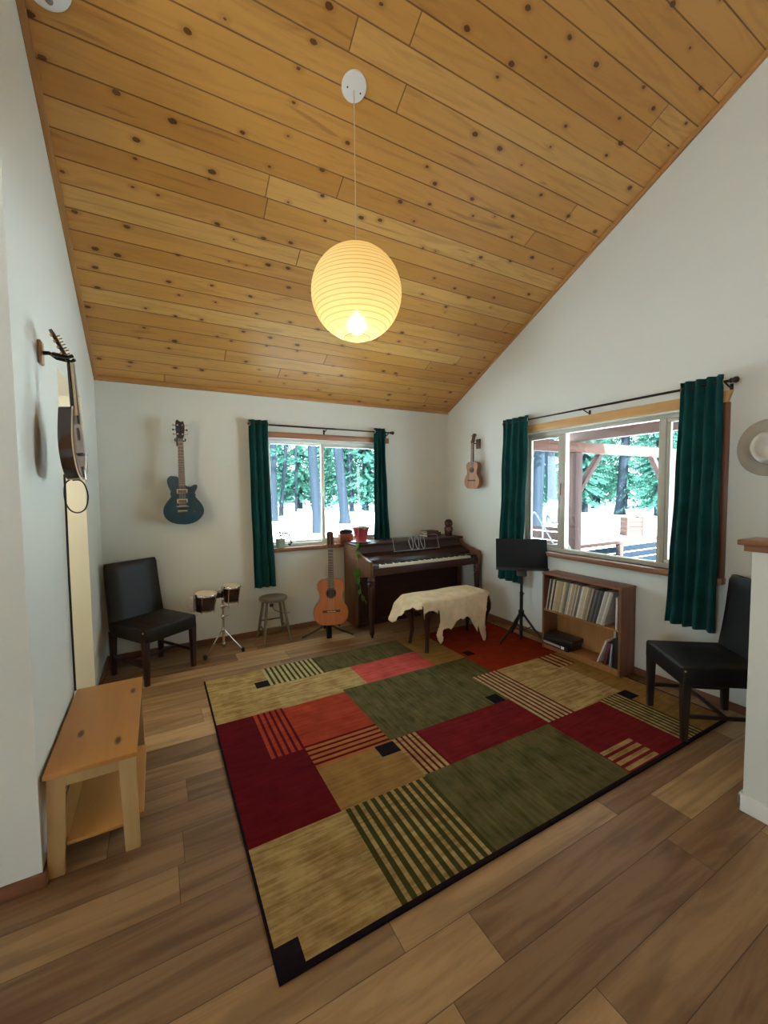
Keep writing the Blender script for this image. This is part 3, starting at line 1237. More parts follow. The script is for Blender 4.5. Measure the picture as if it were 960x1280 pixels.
# vine in local coordinates of the pot: over the rim, along the lid to the front left corner, then down
vine = [(0, 0, .14), (-.04, -.06, .19), (-.075, -.10, .16), (-.105, -.14, .06), (-.125, -.175, .01), (-.150, -.20, -.03), (-.158, -.215, -.10), (-.162, -.235, -.19), (-.160, -.235, -.30), (-.165, -.25, -.38), (-.150, -.27, -.46), (-.13, -.28, -.56), (-.10, -.30, -.62)]
vs3 = spline(vine, 6, False)
m = MB()
m.tube(vs3, .0028, 6)
m.build('vine', plain('vine_stem', (.20, .26, .07), .6), t)
rnd = random.Random(4)
spots = [(vs3[34], .085, 200), (vs3[46], .10, 160), (vs3[48], .09, 230), (vs3[52], .085, 120), (vs3[58], .06, 250), (vs3[62], .06, 100), (vs3[66], .06, 190), (vs3[70], .055, 270), (vs3[24], .05, 140)]
for p, L, az in spots:
    m = MB()
    L *= 1.35
    leaf_mesh(m, Matrix.Identity(4), L, L * .68)
    o = m.build('leaf', MT['leaf'], t)
    o.location = p
    o.rotation_euler = (R(-50 - rnd.random() * 25), rnd.uniform(-.3, .3), R(az))
for k, (dx, dy, dz, az, L) in enumerate(((-.01, -.085, .19, 165, .085), (.02, -.03, .185, 150, .07), (-.03, -.02, .17, 210, .06), (.03, .03, .165, 20, .06))):
    m = MB()
    leaf_mesh(m, Matrix.Identity(4), L, L * .8)
    o = m.build('leaf', MT['leafpale'], t)
    o.location = (dx, dy, dz)
    o.rotation_euler = (R(-20), 0, R(az))
    m = MB()
    m.tube([(0, 0, .14), (dx * .6, dy * .6, .155), (dx, dy, dz)], .002, 6)
    m.build('stem', MT['leafpale'], t)

t = thing('carved_figurine', 'dark carved wooden figurine standing on the right end of the piano', 'figurine', (3.345, 4.31, PZ))
t.scale = (1.22, 1.22, 1.0)
m = MB()
m.lathe([(0, 0), (.034, 0), (.039, .008), (.040, .05), (.046, .075), (.048, .098), (.042, .118), (.034, .126), (.037, .135), (.043, .155), (.044, .175), (.039, .197), (.027, .212), (.012, .219), (0, .221)], 24)
m.build('body', MT['carved'], t)
m = MB()
m.lathe([(0, .004), (.016, .0035), (.024, 0)], 16, T(-.020, -.031, .168) @ RZ(R(-33)) @ RX(PI / 2 - .08), closed=False)
m.build('face', MT['carvedlight'], t)
m = MB()
m.lathe([(0, .004), (.02, .0035), (.028, 0)], 16, T(-.024, -.036, .09) @ RZ(R(-33)) @ RX(PI / 2), closed=False)
m.build('belly_patch', MT['carvedlight'], t)

bkc = [('maroon hardback lying at the bottom of the stack beside the figurine', (3.13, 4.42), .23, .17, .028, MT['redbook'], .05),
       ('dark brown book lying on the maroon book beside the figurine', (3.14, 4.42), .21, .155, .026, plain('brown_cover', (.06, .028, .02), .5), -.06),
       ('thin reddish book lying on top of the stack beside the figurine', (3.12, 4.425), .19, .14, .018, plain('red_brown_cover', (.13, .04, .03), .5), .08)]
z = PZ
for lab, (x, y), L, W, h, mt, a in bkc:
    t = thing('book', lab, 'book', (x, y, z), a, 'books stacked on the piano')
    m = MB()
    m.box((-L / 2, -W / 2, 0), (L / 2, W / 2, .003), .001)
    m.box((-L / 2, -W / 2, h - .003), (L / 2, W / 2, h), .001)
    m.box((-L / 2, -W / 2, 0), (L / 2, -W / 2 + .003, h), .001)
    m.build('cover', mt, t)
    m = MB()
    m.box((-L / 2 + .004, -W / 2 + .003, .003), (L / 2 - .004, W / 2 - .004, h - .003))
    m.build('pages', MT['cream'], t)
    z += h

# ------------------------------------------------------------------ things on the back window sill
SZ = .955
t = thing('planter', 'small mint green pot with a drooping succulent on the window sill', 'potted plant', (1.195, YB - .012, SZ))
m = MB()
t.scale = (1.25, 1.0, 1.25)
m.lathe([(0, 0), (.030, 0), (.036, .01), (.044, .075), (.046, .082), (.040, .082), (.036, .07), (0, .068)], 28)
m.build('pot', MT['mintpot'], t)
rnd = random.Random(9)
m = MB()
m.tube([(0, 0, .06), (.02, -.005, .12), (.06, -.01, .125), (.085, -.012, .09), (.09, -.012, .04), (.085, -.012, .012)], .0045, 6)
m.tube([(0, 0, .06), (-.01, 0, .11), (.02, -.005, .135)], .004, 6)
m.build('stem', MT['leafgrey'], t)
for k in range(12):
    m = MB()
    L = .032
    m.lathe([(0, 0), (.006, .006), (.009, .016), (.006, .027), (0, .032)], 8)
    o = m.build('leaf', MT['leafgrey'], t)
    q = [(.0, 0, .12), (.02, 0, .125), (.045, -.01, .13), (.06, -.01, .125), (.075, -.01, .10), (.085, -.012, .075), (.088, -.012, .05), (.082, -.012, .02), (.01, .0, .13), (-.012, 0, .10), (.03, -.01, .12), (.09, -.01, .03)][k]
    o.location = q
    o.rotation_euler = (rnd.uniform(-1.5, 1.5), rnd.uniform(-1.2, 1.2), 0)

t = thing('storage_box', 'terracotta brown box on the window sill beside the piano', 'box', (1.985, YB - .005, SZ))
m = MB()
m.box((-.085, -.045, 0), (.085, .035, .10), .004)
m.build('box_body', MT['terracotta'], t)
m = MB()
m.box((-.088, -.048, .092), (.088, .038, .108), .003)
m.build('lid', MT['terracotta'], t)
t = thing('handbag', 'small dark bag with loop handle on the terracotta box', 'bag', (1.995, YB - .005, SZ + .108))
m = MB()
m.lathe([(0, 0), (.075, 0), (.088, .012), (.085, .035), (.06, .05), (.02, .056), (0, .057)], 28, Matrix.Diagonal((1, .45, 1, 1)))
m.build('bag_body', MT['blackcloth'], t)
m = MB()
m.tube([(.062 * math.cos(a), 0, .045 + .062 * math.sin(a)) for a in [PI * q / 14 for q in range(15)]], .0055, 6)
m.build('handle', MT['darkgrey'], t)

# ------------------------------------------------------------------ piano bench and hide
bx0, bx1, by0, by1, bz = 2.175, 3.005, 3.205, 3.555, .515
t = thing('piano_bench', 'dark wooden piano bench under a tan hide', 'bench', ((bx0 + bx1) / 2, (by0 + by1) / 2, RT))
cx, cy = t.location.x, t.location.y
m = MB()
hx, hy = (bx1 - bx0) / 2, (by1 - by0) / 2
H0 = bz - RT
m.box((-hx, -hy, H0 - .03), (hx, hy, H0), .006, None, 3)
m.build('seat_board', MT['piano'], t)
m = MB()
for sy in (-1, 1):
    m.box((-hx + .03, sy * (hy - .03) - .009, H0 - .12), (hx - .03, sy * (hy - .03) + .009, H0 - .03))
for sx in (-1, 1):
    m.box((sx * (hx - .03) - .009, -hy + .03, H0 - .12), (sx * (hx - .03) + .009, hy - .03, H0 - .03))
m.build('apron', MT['piano'], t)
for sx in (-1, 1):
    for sy in (-1, 1):
        m = MB()
        x, y = sx * (hx - .075 if sx < 0 else hx - .012), sy * (hy - .035)
        m.tube([(x + sx * .012, y + sy * .012, 0), (x + sx * .006, y + sy * .006, .05), (x - sx * .006, y - sy * .006, .14), (x, y, .25), (x + sx * .014, y + sy * .014, .33), (x + sx * .012, y + sy * .012, .38), (x, y, H0 - .025)], [.021, .018, .021, .030, .045, .048, .040], 12)
        m.build('leg', MT['piano'], t)

# the hide: unfolded outline laid over the bench and folded down its sides
front = [(2.10, .02), (2.135, .06), (2.154, .02), (2.158, .17), (2.175, .15), (2.19, .12), (2.23, .095), (2.285, .10), (2.325, .135), (2.337, .08), (2.343, .20), (2.322, .30), (2.312, .34), (2.335, .41), (2.36, .44), (2.385, .41), (2.375, .30), (2.385, .285), (2.435, .283), (2.476, .31), (2.534, .28), (2.60, .225), (2.635, .235), (2.665, .205), (2.703, .22), (2.74, .29), (2.78, .35), (2.805, .395), (2.83, .33), (2.85, .40), (2.885, .49), (2.91, .525), (2.94, .50), (2.945, .44), (2.925, .30), (2.935, .16), (2.97, .06), (3.0, .03)]
outl = [(x, by0 - d) for x, d in front]
outl += [(3.03, 3.215), (3.045, 3.30), (3.04, 3.38), (3.06, 3.46), (3.03, 3.55), (2.97, 3.62), (2.8, 3.60), (2.66, 3.66), (2.5, 3.62), (2.38, 3.66), (2.28, 3.64), (2.16, 3.66), (2.05, 3.60), (1.93, 3.53), (1.87, 3.48), (1.845, 3.43), (1.87, 3.40), (1.905, 3.41), (1.93, 3.375), (1.97, 3.39), (2.0, 3.34), (2.04, 3.355), (2.065, 3.30), (2.10, 3.28), (2.09, 3.22)]


def inside(x, y, P):
    c = False
    for i in range(len(P)):
        (x0, y0), (x1, y1) = P[i - 1], P[i]
        if (y0 > y) != (y1 > y) and x < (x1 - x0) * (y - y0) / (y1 - y0) + x0:
            c = not c
    return c


def drape(x, y):
    rad = .018
    qx = min(max(x, bx0 + .004), bx1 - .004)
    qy = min(max(y, by0 + .004), by1 - .004)
    dx, dy = x - qx, y - qy
    d = math.hypot(dx, dy)
    zt = bz + .005 + .003 * math.sin(x * 13) * math.sin(y * 17 + 1)
    if d < 1e-6:
        return (x, y, zt)
    nx_, ny_ = dx / d, dy / d
    arc = rad * PI / 2
    if d < arc:
        a = d / rad
        o, dn = rad * math.sin(a), rad * (1 - math.cos(a))
    else:
        o, dn = rad, rad + d - arc
    flare = .05
    if nx_ < -.3:
        flare = .75 * min(1, -nx_ + .2)
    elif nx_ > .3:
        flare = .15
    s = x * 21 + y * 9
    o += flare * dn * .9 + .018 * (math.sin(s) + 1.0) * min(1, dn / .18) * (1 if ny_ < 0 else .4)
    dn *= (1 - flare * .25)
    return (qx + nx_ * o, qy + ny_ * o, zt - dn)


bm = bmesh.new()
st = .0085
x0, y0 = 1.9, 2.7
NX, NY = int(1.3 / st), int(1.0 / st)
gv = {}


def hv(i, j):
    if (i, j) not in gv:
        gv[i, j] = bm.verts.new(drape(x0 + i * st, y0 + j * st))
    return gv[i, j]


for i in range(NX):
    for j in range(NY):
        x, y = x0 + (i + .5) * st, y0 + (j + .5) * st
        if inside(x, y, outl):
            bm.faces.new((hv(i, j), hv(i + 1, j), hv(i + 1, j + 1), hv(i, j + 1))).smooth = True
bmesh.ops.smooth_vert(bm, verts=[v for v in bm.verts if v.is_boundary], factor=.5, use_axis_x=True, use_axis_y=True, use_axis_z=True)
for v in bm.verts:
    v.co -= Vector((cx, cy, bz))
me = bpy.data.meshes.new('animal_hide')
bm.to_mesh(me)
bm.free()
me.materials.append(MT['hide'])
hide = bpy.data.objects.new('animal_hide', me)
COL.objects.link(hide)
hide.location = (cx, cy, bz)
sd = hide.modifiers.new('thick', 'SOLIDIFY')
sd.thickness = .0035
sd.offset = 1
tag(hide, 'tan hide with ragged edges draped over the piano bench', 'hide')

# ------------------------------------------------------------------ music stand
SXm, SYm = 3.27, 3.00
t = thing('music_stand', 'black music stand with solid desk before the wide window', 'music stand', (SXm, SYm, RT))
m = MB()
m.tube([(0, 0, .02), (0, 0, .50)], .0175, 12)
m.tube([(0, 0, .48), (0, 0, .74)], .014, 12)
m.build('pole', MT['black'], t)
m = MB()
m.lathe([(.016, .47), (.019, .475), (.019, .51), (.014, .515)], 14)
m.tube([(.018, 0, .49), (.04, 0, .49)], .006, 8)
m.build('clutch', MT['black'], t)
m = MB()
m.lathe([(.02, .25), (.029, .26), (.029, .32), (.02, .325)], 14)
m.build('leg_collar', MT['black'], t)
for a in (R(172), R(-55), R(65)):
    m = MB()
    ca, sa = math.cos(a), math.sin(a)
    if a == R(172):
        rr = .255
    else:
        rr = .24
    m.tube([(.018 * ca, .018 * sa, .285), (rr * .55 * ca, rr * .55 * sa, .13), (rr * ca, rr * sa, .012)], .0125, 8)
    m.tube([(.012 * ca, .012 * sa, .11), (rr * .45 * ca, rr * .45 * sa, .16)], .005, 6)
    lg = m.build('leg', MT['black'], t)
    m = MB()
    m.lathe([(0, 0), (.012, 0), (.013, .01), (.01, .022), (0, .024)], 10, T(rr * ca, rr * sa, 0))
    m.build('rubber_foot', MT['ebony'], lg)
# desk faces the room; tilted back
va = math.atan2(SXm, SYm) - R(5)
Md = T(0, 0, .78) @ RZ(-va) @ RX(R(-22))
m = MB()
m.box((-.255, -.004, -.04), (.255, .004, .29), .003, Md)
m.build('desk', plain('matt_black_desk', (.011, .013, .016), .65, spec=.2), t)
m = MB()
m.box((-.255, -.055, -.046), (.255, .004, -.04), .002, Md)
m.box((-.255, -.058, -.046), (.255, -.052, -.028), .002, Md)
m.build('lip', MT['black'], t)
m = MB()
m.box((-.05, .004, -.10), (.05, .030, .09), .004, Md)
m.tube([(0, 0, .70), (0, .02, .80)], .011, 8)
m.build('desk_bracket', MT['black'], t)

# ------------------------------------------------------------------ bookcase with records
kx0, kx1, ky0, ky1, kz1 = 3.318, XR - .016, 1.985, 2.777, .765
t = thing('bookcase', 'low reddish wooden bookcase of records under the wide window', 'bookcase', (kx1, (ky0 + ky1) / 2, RT))
kcx, kcy = kx1, (ky0 + ky1) / 2
D = kx1 - kx0
hwk = (ky1 - ky0) / 2
TK = .02
for s in (-1, 1):
    m = MB()
    a = s * hwk
    m.box((-D, min(a, a - s * TK), 0), (0, max(a, a - s * TK), kz1 - RT - TK), .0015)
    m.build('side_panel', MT['bookcase'], t)
m = MB()
m.box((-D - .004, -hwk - .003, kz1 - RT - TK), (0, hwk + .003, kz1 - RT), .002)
m.build('top_panel', wood('bookcase_top', (.15, .058, .03), (.25, .105, .055), 'Y', .42), t)
m = MB()
m.box((-D + .004, -hwk + TK, .376), (-.006, hwk - TK, .392), .001)
m.build('shelf', MT['bookcaseback'], t)
m = MB()
m.box((-D + .004, -hwk + TK, .040), (-.006, hwk - TK, .056), .001)
m.box((-D + .012, -hwk + TK, 0), (-D + .026, hwk - TK, .040), .001)
m.build('bottom_shelf', MT['bookcaseback'], t)
m = MB()
m.box((-.006, -hwk + .004, .01), (0, hwk - .004, kz1 - RT - .004))
m.build('back_panel', MT['bookcaseback'], t)

ORD = ['first', 'second', 'third', 'fourth', 'fifth', 'sixth', 'seventh', 'eighth', 'ninth', 'tenth', 'eleventh', 'twelfth', 'thirteenth', 'fourteenth', 'fifteenth', 'sixteenth', 'seventeenth', 'eighteenth', 'nineteenth', 'twentieth', 'twenty-first', 'twenty-second', 'twenty-third', 'twenty-fourth', 'twenty-fifth', 'twenty-sixth', 'twenty-seventh', 'twenty-eighth', 'twenty-ninth', 'thirtieth', 'thirty-first', 'thirty-second', 'thirty-third', 'thirty-fourth', 'thirty-fifth', 'thirty-sixth', 'thirty-seventh']
tones = [('pale grey', (.42, .38, .33)), ('dark brown', (.05, .032, .025)), ('cream', (.55, .47, .34)), ('buff', (.42, .31, .18)), ('golden', (.50, .36, .17)), ('tan', (.36, .27, .17)), ('brown grey', (.22, .185, .145)), ('beige', (.47, .40, .29)), ('white', (.62, .59, .53)), ('charcoal', (.045, .042, .042)), ('slate grey', (.12, .115, .11))]
tm = {n: plain('sleeve_' + n.replace(' ', '_'), c, .65, var=.14, nscale=30) for n, c in tones}
rnd = random.Random(21)
seq = ['pale grey', 'dark brown', 'cream', 'dark brown', 'cream', 'golden', 'buff', 'tan', 'cream', 'buff', 'brown grey', 'slate grey', 'beige', 'white', 'tan', 'beige', 'brown grey', 'cream', 'slate grey', 'white', 'beige', 'cream', 'tan', 'brown grey', 'buff', 'charcoal', 'slate grey', 'charcoal', 'slate grey', 'charcoal', 'white', 'pale grey', 'white', 'pale grey']
zs = RT + .392
n = len(seq)
wid = [rnd.uniform(.010, .021) for _ in seq]
avail = (ky1 - TK - .012) - (ky0 + TK + .135)
fac = avail / sum(wid)
y = ky1 - TK - .012
hR = .312
for k, nm in enumerate(seq):
    w = wid[k] * fac * .93
    lean = R(9 + 6 * (k / n) + rnd.uniform(-.3, .3))
    h = hR - rnd.uniform(0, .006)
    dep = rnd.uniform(.195, .20)
    o = thing('record_sleeve', '%s record sleeve leaning on the bookcase shelf, %s from its left end' % (nm, ORD[k]), 'record', (kx0 + .012, y, zs), 0, 'records on the bookcase shelf')
    Mz = RX(lean)
    m = MB()
    m.box((0, -w, 0), (dep, 0, h), min(.0015, w * .2), T(0, 0, math.sin(lean) * w + .0005) @ Mz, 1)
    m.build('sleeve', tm[nm], o)
    y -= wid[k] * fac
y = ky0 + TK + .036
for nm, w, h, lab in (('white', .016, .27, 'white album standing upright near the right end of the upper shelf'), ('navy', .026, .285, 'navy blue binder standing at the right end of the upper shelf')):
    o = thing('album', lab, 'album', (kx0 + .014, y, zs), 0, 'albums at the shelf end')
    m = MB()
    m.box((0, -w, .0005), (.18, 0, h), .002)
    m.build('cover', tm['white'] if nm == 'white' else plain('navy_cover', (.012, .016, .035), .5), o)
    y -= w + .004
    y = min(y, ky0 + TK + .030)
# lower shelf
zl = RT + .056
lowy = ky1 - TK
o = thing('equipment_case', 'flat black case with pale front label on the lower shelf, under another case', 'case', (kx0 - .03, 2.60, zl), R(-2))
m = MB()
m.box((0, -.145, 0), (.20, .145, .052), .004)
m.build('case_body', MT['blackbox'], o)
m = MB()
m.box((-.0015, -.06, .014), (.001, .135, .034), .0005)
m.build('label_strip', plain('label_paper', (.42, .42, .40), .6), o)
m = MB()
m.box((-.0018, -.105, .012), (.001, -.07, .038), .0005)
m.build('label_tag', MT['plastic'], o)
o = thing('equipment_case', 'flat black case lying on top of another on the lower shelf', 'case', (kx0 - .015, 2.585, zl + .052), R(4))
m = MB()
m.box((0, -.15, 0), (.19, .15, .045), .004)
m.build('case_body', MT['blackbox'], o)
m = MB()
m.box((-.0015, -.05, .016), (.001, .12, .024), .0005)
m.build('label_strip', MT['darkgrey'], o)
yy = ky0 + TK + .004
for lab, w, h, mt, ln in (('tall black book standing at the right end of the lower shelf', .045, .255, MT['blackbox'], 1), ('pale blue magazine leaning on the black book on the lower shelf', .012, .20, plain('blue_cover', (.26, .33, .44), .5), 5), ('dark maroon book leaning on the lower shelf', .026, .205, MT['redbook'], 11), ('white magazine leaning furthest left on the lower shelf', .013, .225, tm['white'], 20)):
    o = thing('book', lab, 'book', (kx0 + .012, yy, zl), 0, 'books on the lower shelf')
    m = MB()
    a = R(-ln)
    m.box((0, 0, 0), (.19, w, h), .0015, T(0, 0, math.sin(abs(a)) * 0 + .0005) @ RX(-a * -1 if False else -a * 1.0) if False else T(0, h * math.sin(R(ln)), .0005) @ RX(R(ln)))
    m.build('cover', mt, o)
    yy += w + .006
o = thing('paperback', 'thin white paperback standing behind the black book on the lower shelf', 'book', (kx0 + .10, ky0 + TK + .058, zl))
o.location.y = ky0 + TK + .092
o.location.x = kx1 - .09
m = MB()
m.box((0, 0, 0), (.07, .018, .30), .0015)
m.build('cover', tm['white'], o)

# ------------------------------------------------------------------ wooden step bench
t = thing('wooden_bench', 'amber pine bench with pale legs against the left wall', 'bench', (-.282, 2.50, 0))
m = MB()
m.box((-.165, -.425, .430), (.165, .425, .450), .003)
m.build('top_board', MT['benchtop'], t)
for sy in (-1, 1):
    for sx in (-1, 1):
        m = MB()
        xb, xt = sx * .137 - .002, sx * .125
        m.taper((xb, sy * .400, 0), .058, .026, (xt, sy * .385, .43), .066, .026, .003)
        m.build('leg', MT['benchleg'], t)
    m = MB()
    m.box((-.095, sy * .385 - .012, .372), (.095, sy * .385 + .012, .429), .002)
    m.build('end_apron', MT['benchleg'], t)
for sx in (-1, 1):
    m = MB()
    m.box((sx * .148 - .009, -.37, .375), (sx * .148 + .009, .37, .43), .002)
    m.build('side_apron', MT['benchleg'], t)
m = MB()
m.box((-.102, -.388, .104), (.102, .23, .120), .002)
m.box((.102, -.352, .104), (.178, .23, .120), .002)
m.box((-.155, -.352, .104), (-.102, .23, .120), .002)
m.build('lower_shelf', MT['benchshelf'], t)

# ------------------------------------------------------------------ round stool
t = thing('wooden_stool', 'small worn round wooden stool under the back window', 'stool', (1.052, 4.375, 0))
m = MB()
m.lathe([(0, .428), (.12, .428), (.143, .434), (.150, .446), (.150, .456), (.143, .466), (.13, .469), (.09, .464), (0, .460)], 32)
m.build('seat', MT['stoolseat'], t)
tp, bt = .085, .142
for sx in (-1, 1):
    for sy in (-1, 1):
        m = MB()
        m.tube([(sx * bt, sy * bt * 1.06, 0), (sx * (bt * .55 + tp * .45), sy * (bt * .58 + tp * .45), .19), (sx * tp, sy * tp, .435)], [.012, .0165, .013], 12)
        m.build('leg', MT['stool'], t)
for sy in (-1, 1):
    m = MB()
    z = .17 if sy < 0 else .19
    f = 1 - z / .435
    w = tp + (bt - tp) * f
    m.tube([(-w, sy * w, z), (0, sy * w, z), (w, sy * w, z)], [.007, .0095, .007], 10)
    m.build('rung', MT['stool'], t)
for sx in (-1, 1):
    m = MB()
    z = .145
    f = 1 - z / .435
    w = tp + (bt - tp) * f
    m.tube([(sx * w, -w, z), (sx * w, 0, z), (sx * w, w, z)], [.007, .0095, .007], 10)
    m.build('rung', MT['stool'], t)

# ------------------------------------------------------------------ bongos on their stand
t = thing('bongo_stand', 'chrome tripod stand holding the bongo drums', 'drum stand', (.535, 4.30, 0))
m = MB()
m.tube([(0, 0, .06), (0, 0, .36)], .012, 14)
m.tube([(0, 0, .34), (0, 0, .50)], .0085, 14)
m.build('pole', MT['chrome'], t)
m = MB()
m.lathe([(.015, .335), (.019, .34), (.019, .37), (.015, .375)], 16)
m.tube([(.015, 0, .355), (.05, -.005, .355), (.055, -.005, .37), (.05, -.005, .34)], .005, 8)
m.build('height_clamp', MT['chrome'], t)
m = MB()
m.box((-.022, -.022, .435), (.022, .022, .475), .006)
m.tube([(.02, -.01, .455), (.055, -.03, .455)], .006, 8)
m.box((.05, -.045, .435), (.058, -.02, .48), .003)
m.box((-.012, -.008, .475), (.012, .008, .545), .003)
m.build('tilter', MT['chrome'], t)
m = MB()
m.lathe([(.016, .05), (.02, .055), (.02, .085), (.016, .09)], 16)
m.build('brace_collar', MT['chrome'], t)
m = MB()
m.lathe([(.016, .20), (.019, .205), (.019, .23), (.016, .235)], 16)
m.build('leg_collar', MT['chrome'], t)
for (fx, fy) in ((-.185, -.12), (.165, -.10), (.02, .19)):
    m = MB()
    m.tube([(fx * .08, fy * .08, .22), (fx * .5, fy * .5, .125), (fx, fy, .02)], .006, 8)
    m.tube([(fx * .08, fy * .08, .07), (fx * .5, fy * .5, .11)], .004, 8)
    lg = m.build('leg', MT['chrome'], t)
    m = MB()
    m.lathe([(0, 0), (.012, 0), (.018, .01), (.018, .03), (.012, .042), (0, .043)], 12, T(fx, fy, 0))
    m.build('rubber_foot', MT['ebony'], lg)
for (dx, dy, zt, r0, lab) in ((-.165, -.05, .625, .105, 'larger dark bongo drum with cream skin, left on the chrome stand'), (.085, .06, .648, .092, 'smaller dark bongo drum with cream skin, right on the chrome stand')):
    b = thing('bongo_drum', lab, 'drum', (.535 + dx, 4.30 + dy, zt - .17), 0, 'bongos on the chrome stand')
    b.rotation_euler = (R(3), R(4), 0)
    m = MB()
    m.lathe([(r0 * .78, 0), (r0 * .80, .004), (r0 * .92, .10), (r0 * .93, .155), (r0 * .86, .155), (r0 * .72, .004)], 32, closed=False)
    m.build('shell', MT['drumshell'], b)
    m = MB()
    m.lathe([(0, .172), (r0 * .5, .172), (r0 * .93, .169), (r0 * .965, .160), (r0 * .965, .15)], 32, closed=False)
    m.build('drum_head', MT['drumhead'], b)
    m = MB()
    m.lathe([(r0 * .97, .145), (r0 * 1.01, .147), (r0 * 1.01, .163), (r0 * .985, .168), (r0 * .965, .163), (r0 * .97, .145)], 32, closed=False)
    m.build('rim_hoop', MT['chrome'], b)
    m = MB()
    m.lathe([(r0 * .79, .004), (r0 * .86, .004), (r0 * .86, .016), (r0 * .81, .016), (r0 * .79, .004)], 32, closed=False)
    m.build('bottom_ring', MT['chrome'], b)
    for k in range(5):
        a = 2 * PI * k / 5 + .55
        m = MB()
        m.tube([(r0 * 1.02 * math.cos(a), r0 * 1.02 * math.sin(a), .155), (r0 * .90 * math.cos(a), r0 * .90 * math.sin(a), -.012)], .0035, 8)
        m.build('tension_rod', MT['chrome'], b)
m = MB()
Mb = T(.535 - .04, 4.305, .575) @ RZ(math.atan2(.11, .25))
m.box((-.045, -.022, -.03), (.045, .022, .035), .005, Mb)
cb = m.build('bongo_bridge', MT['drumshell'])
tag(cb, 'dark wooden block joining the two bongo drums', 'drum bridge')
cb.parent = None

# ------------------------------------------------------------------ guitars
def gbody(half, n=6):
    """half outline [(x, z)] from bottom centre to top centre -> closed polygon"""
    pts = half + [(-x, z) for x, z in half[::-1] if abs(x) > 1e-6]
    return spline(pts, n)


def flat_guitar(root, S, mats, tuners=6, slot=True):
    """classical outline, base at z=0, front at -y; S scales"""
    half = [(0, 0), (.10, .006), (.165, .055), (.183, .125), (.168, .19), (.130, .245), (.117, .285), (.124, .335), (.140, .385), (.137, .43), (.105, .472), (.04, .487), (0, .488)]
    half = [(x * S, z * S) for x, z in half]
    poly = gbody(half)
    dp = .096 * S
    m = MB()
    m.prism(poly, -dp / 2, dp / 2 - .003 * S, .003 * S, FLAT)
    m.build('body', mats['side'], root)
    m = MB()
    inner = [(x * .985, .244 * S + (z - .244 * S) * .985) for x, z in poly]
    m.prism(inner, dp / 2 - .003 * S, dp / 2, .001 * S, FLAT)
    top = m.build('soundboard', mats['top'], root)
    f = -dp / 2
    m = MB()
    m.lathe([(.043 * S, 0), (.056 * S, 0), (.056 * S, .001), (.043 * S, .001)], 40, T(0, f, .335 * S) @ RX(PI / 2), closed=False)
    m.build('rosette', mats['fret'], root)
    m = MB()
    m.lathe([(0, .0012), (.043 * S, .0012), (.043 * S, 0)], 40, T(0, f, .335 * S) @ RX(PI / 2), closed=False)
    m.build('sound_hole', MT['hole'], root)
    m = MB()
    m.box((-.093 * S, f - .008 * S, .135 * S), (.093 * S, f, .160 * S), .002 * S)
    m.box((-.04 * S, f - .011 * S, .150 * S), (.04 * S, f - .007 * S, .154 * S))
    m.build('bridge', mats['fret'], root)
    if slot:
        m = MB()
        m.box((-.045 * S, f - .0085 * S, .142 * S), (.045 * S, f - .0075 * S, .149 * S))
        m.build('bridge_saddle', MT['cream'], root)
    # neck
    m = MB()
    m.taper((0, f + .014 * S, .478 * S), .060 * S, .026 * S, (0, f + .012 * S, .80 * S), .050 * S, .020 * S, .004 * S)
    m.box((-.028 * S, f + .005 * S, .43 * S), (.028 * S, f + .085 * S, .495 * S), .006 * S)
    m.build('neck', mats['neck'], root)
    m = MB()
    m.taper((0, f - .003 * S, .383 * S), .062 * S, .006 * S, (0, f - .003 * S, .80 * S), .052 * S, .006 * S)
    fb = m.build('fingerboard', mats['fret'], root)
    m = MB()
    z = .80
    for k in range(18):
        z = .154 + (.80 - .154) * 2 ** (-(k + 1) / 12)
        if z < .39:
            break
        m.box((-.029 * S, f - .0075 * S, z * S), (.029 * S, f - .0055 * S, (z + .0025) * S))
    m.build('frets', MT['string'], fb)
    m = MB()
    m.box((-.026 * S, f - .008 * S, .80 * S), (.026 * S, f + .004 * S, .806 * S))
    m.build('nut', MT['cream'], root)
    # headstock tilted back
    Mh = T(0, f + .004 * S, .806 * S) @ RX(R(-13))
    m = MB()
    hp = [(-.026, 0), (.026, 0), (.036, .03), (.038, .17), (.028, .185), (.012, .182), (0, .192), (-.012, .182), (-.028, .185), (-.038, .17), (-.036, .03)]
    m.prism([(x * S, z_ * S) for x, z_ in hp], -.011 * S, .004 * S, .0015 * S, Mh @ FLAT)
    hd = m.build('headstock', mats['neck'], root)
    if slot:
        m = MB()
        for s in (-1, 1):
            m.box((s * .017 * S - .006 * S, -.0055 * S, .04 * S), (s * .017 * S + .006 * S, -.0035 * S, .15 * S), .001, Mh)
        m.build('headstock_slots', MT['hole'], hd)
    per = tuners // 2
    for s in (-1, 1):
        for k in range(per):
            m = MB()
            z = (.05 + k * (.10 / max(1, per - 1))) * S
            m.tube([(s * .036 * S, .004 * S, z), (s * .052 * S, .004 * S, z)], .003 * S, 8, Mh)
            m.box((s * .057 * S - .006 * S, -.004 * S, z - .007 * S), (s * .057 * S + .006 * S, .010 * S, z + .007 * S), .003 * S, Mh)
            m.build('tuner', mats['tuner'], hd)
    m = MB()
    ns = tuners
    for k in range(ns):
        u = (k - (ns - 1) / 2) / (ns - 1)
        m.tube([(u * .058 * S, f - .0115 * S, .153 * S), (u * .043 * S, f - .0085 * S, .803 * S)], .0007, 5)
    m.build('strings', MT['string'], root)


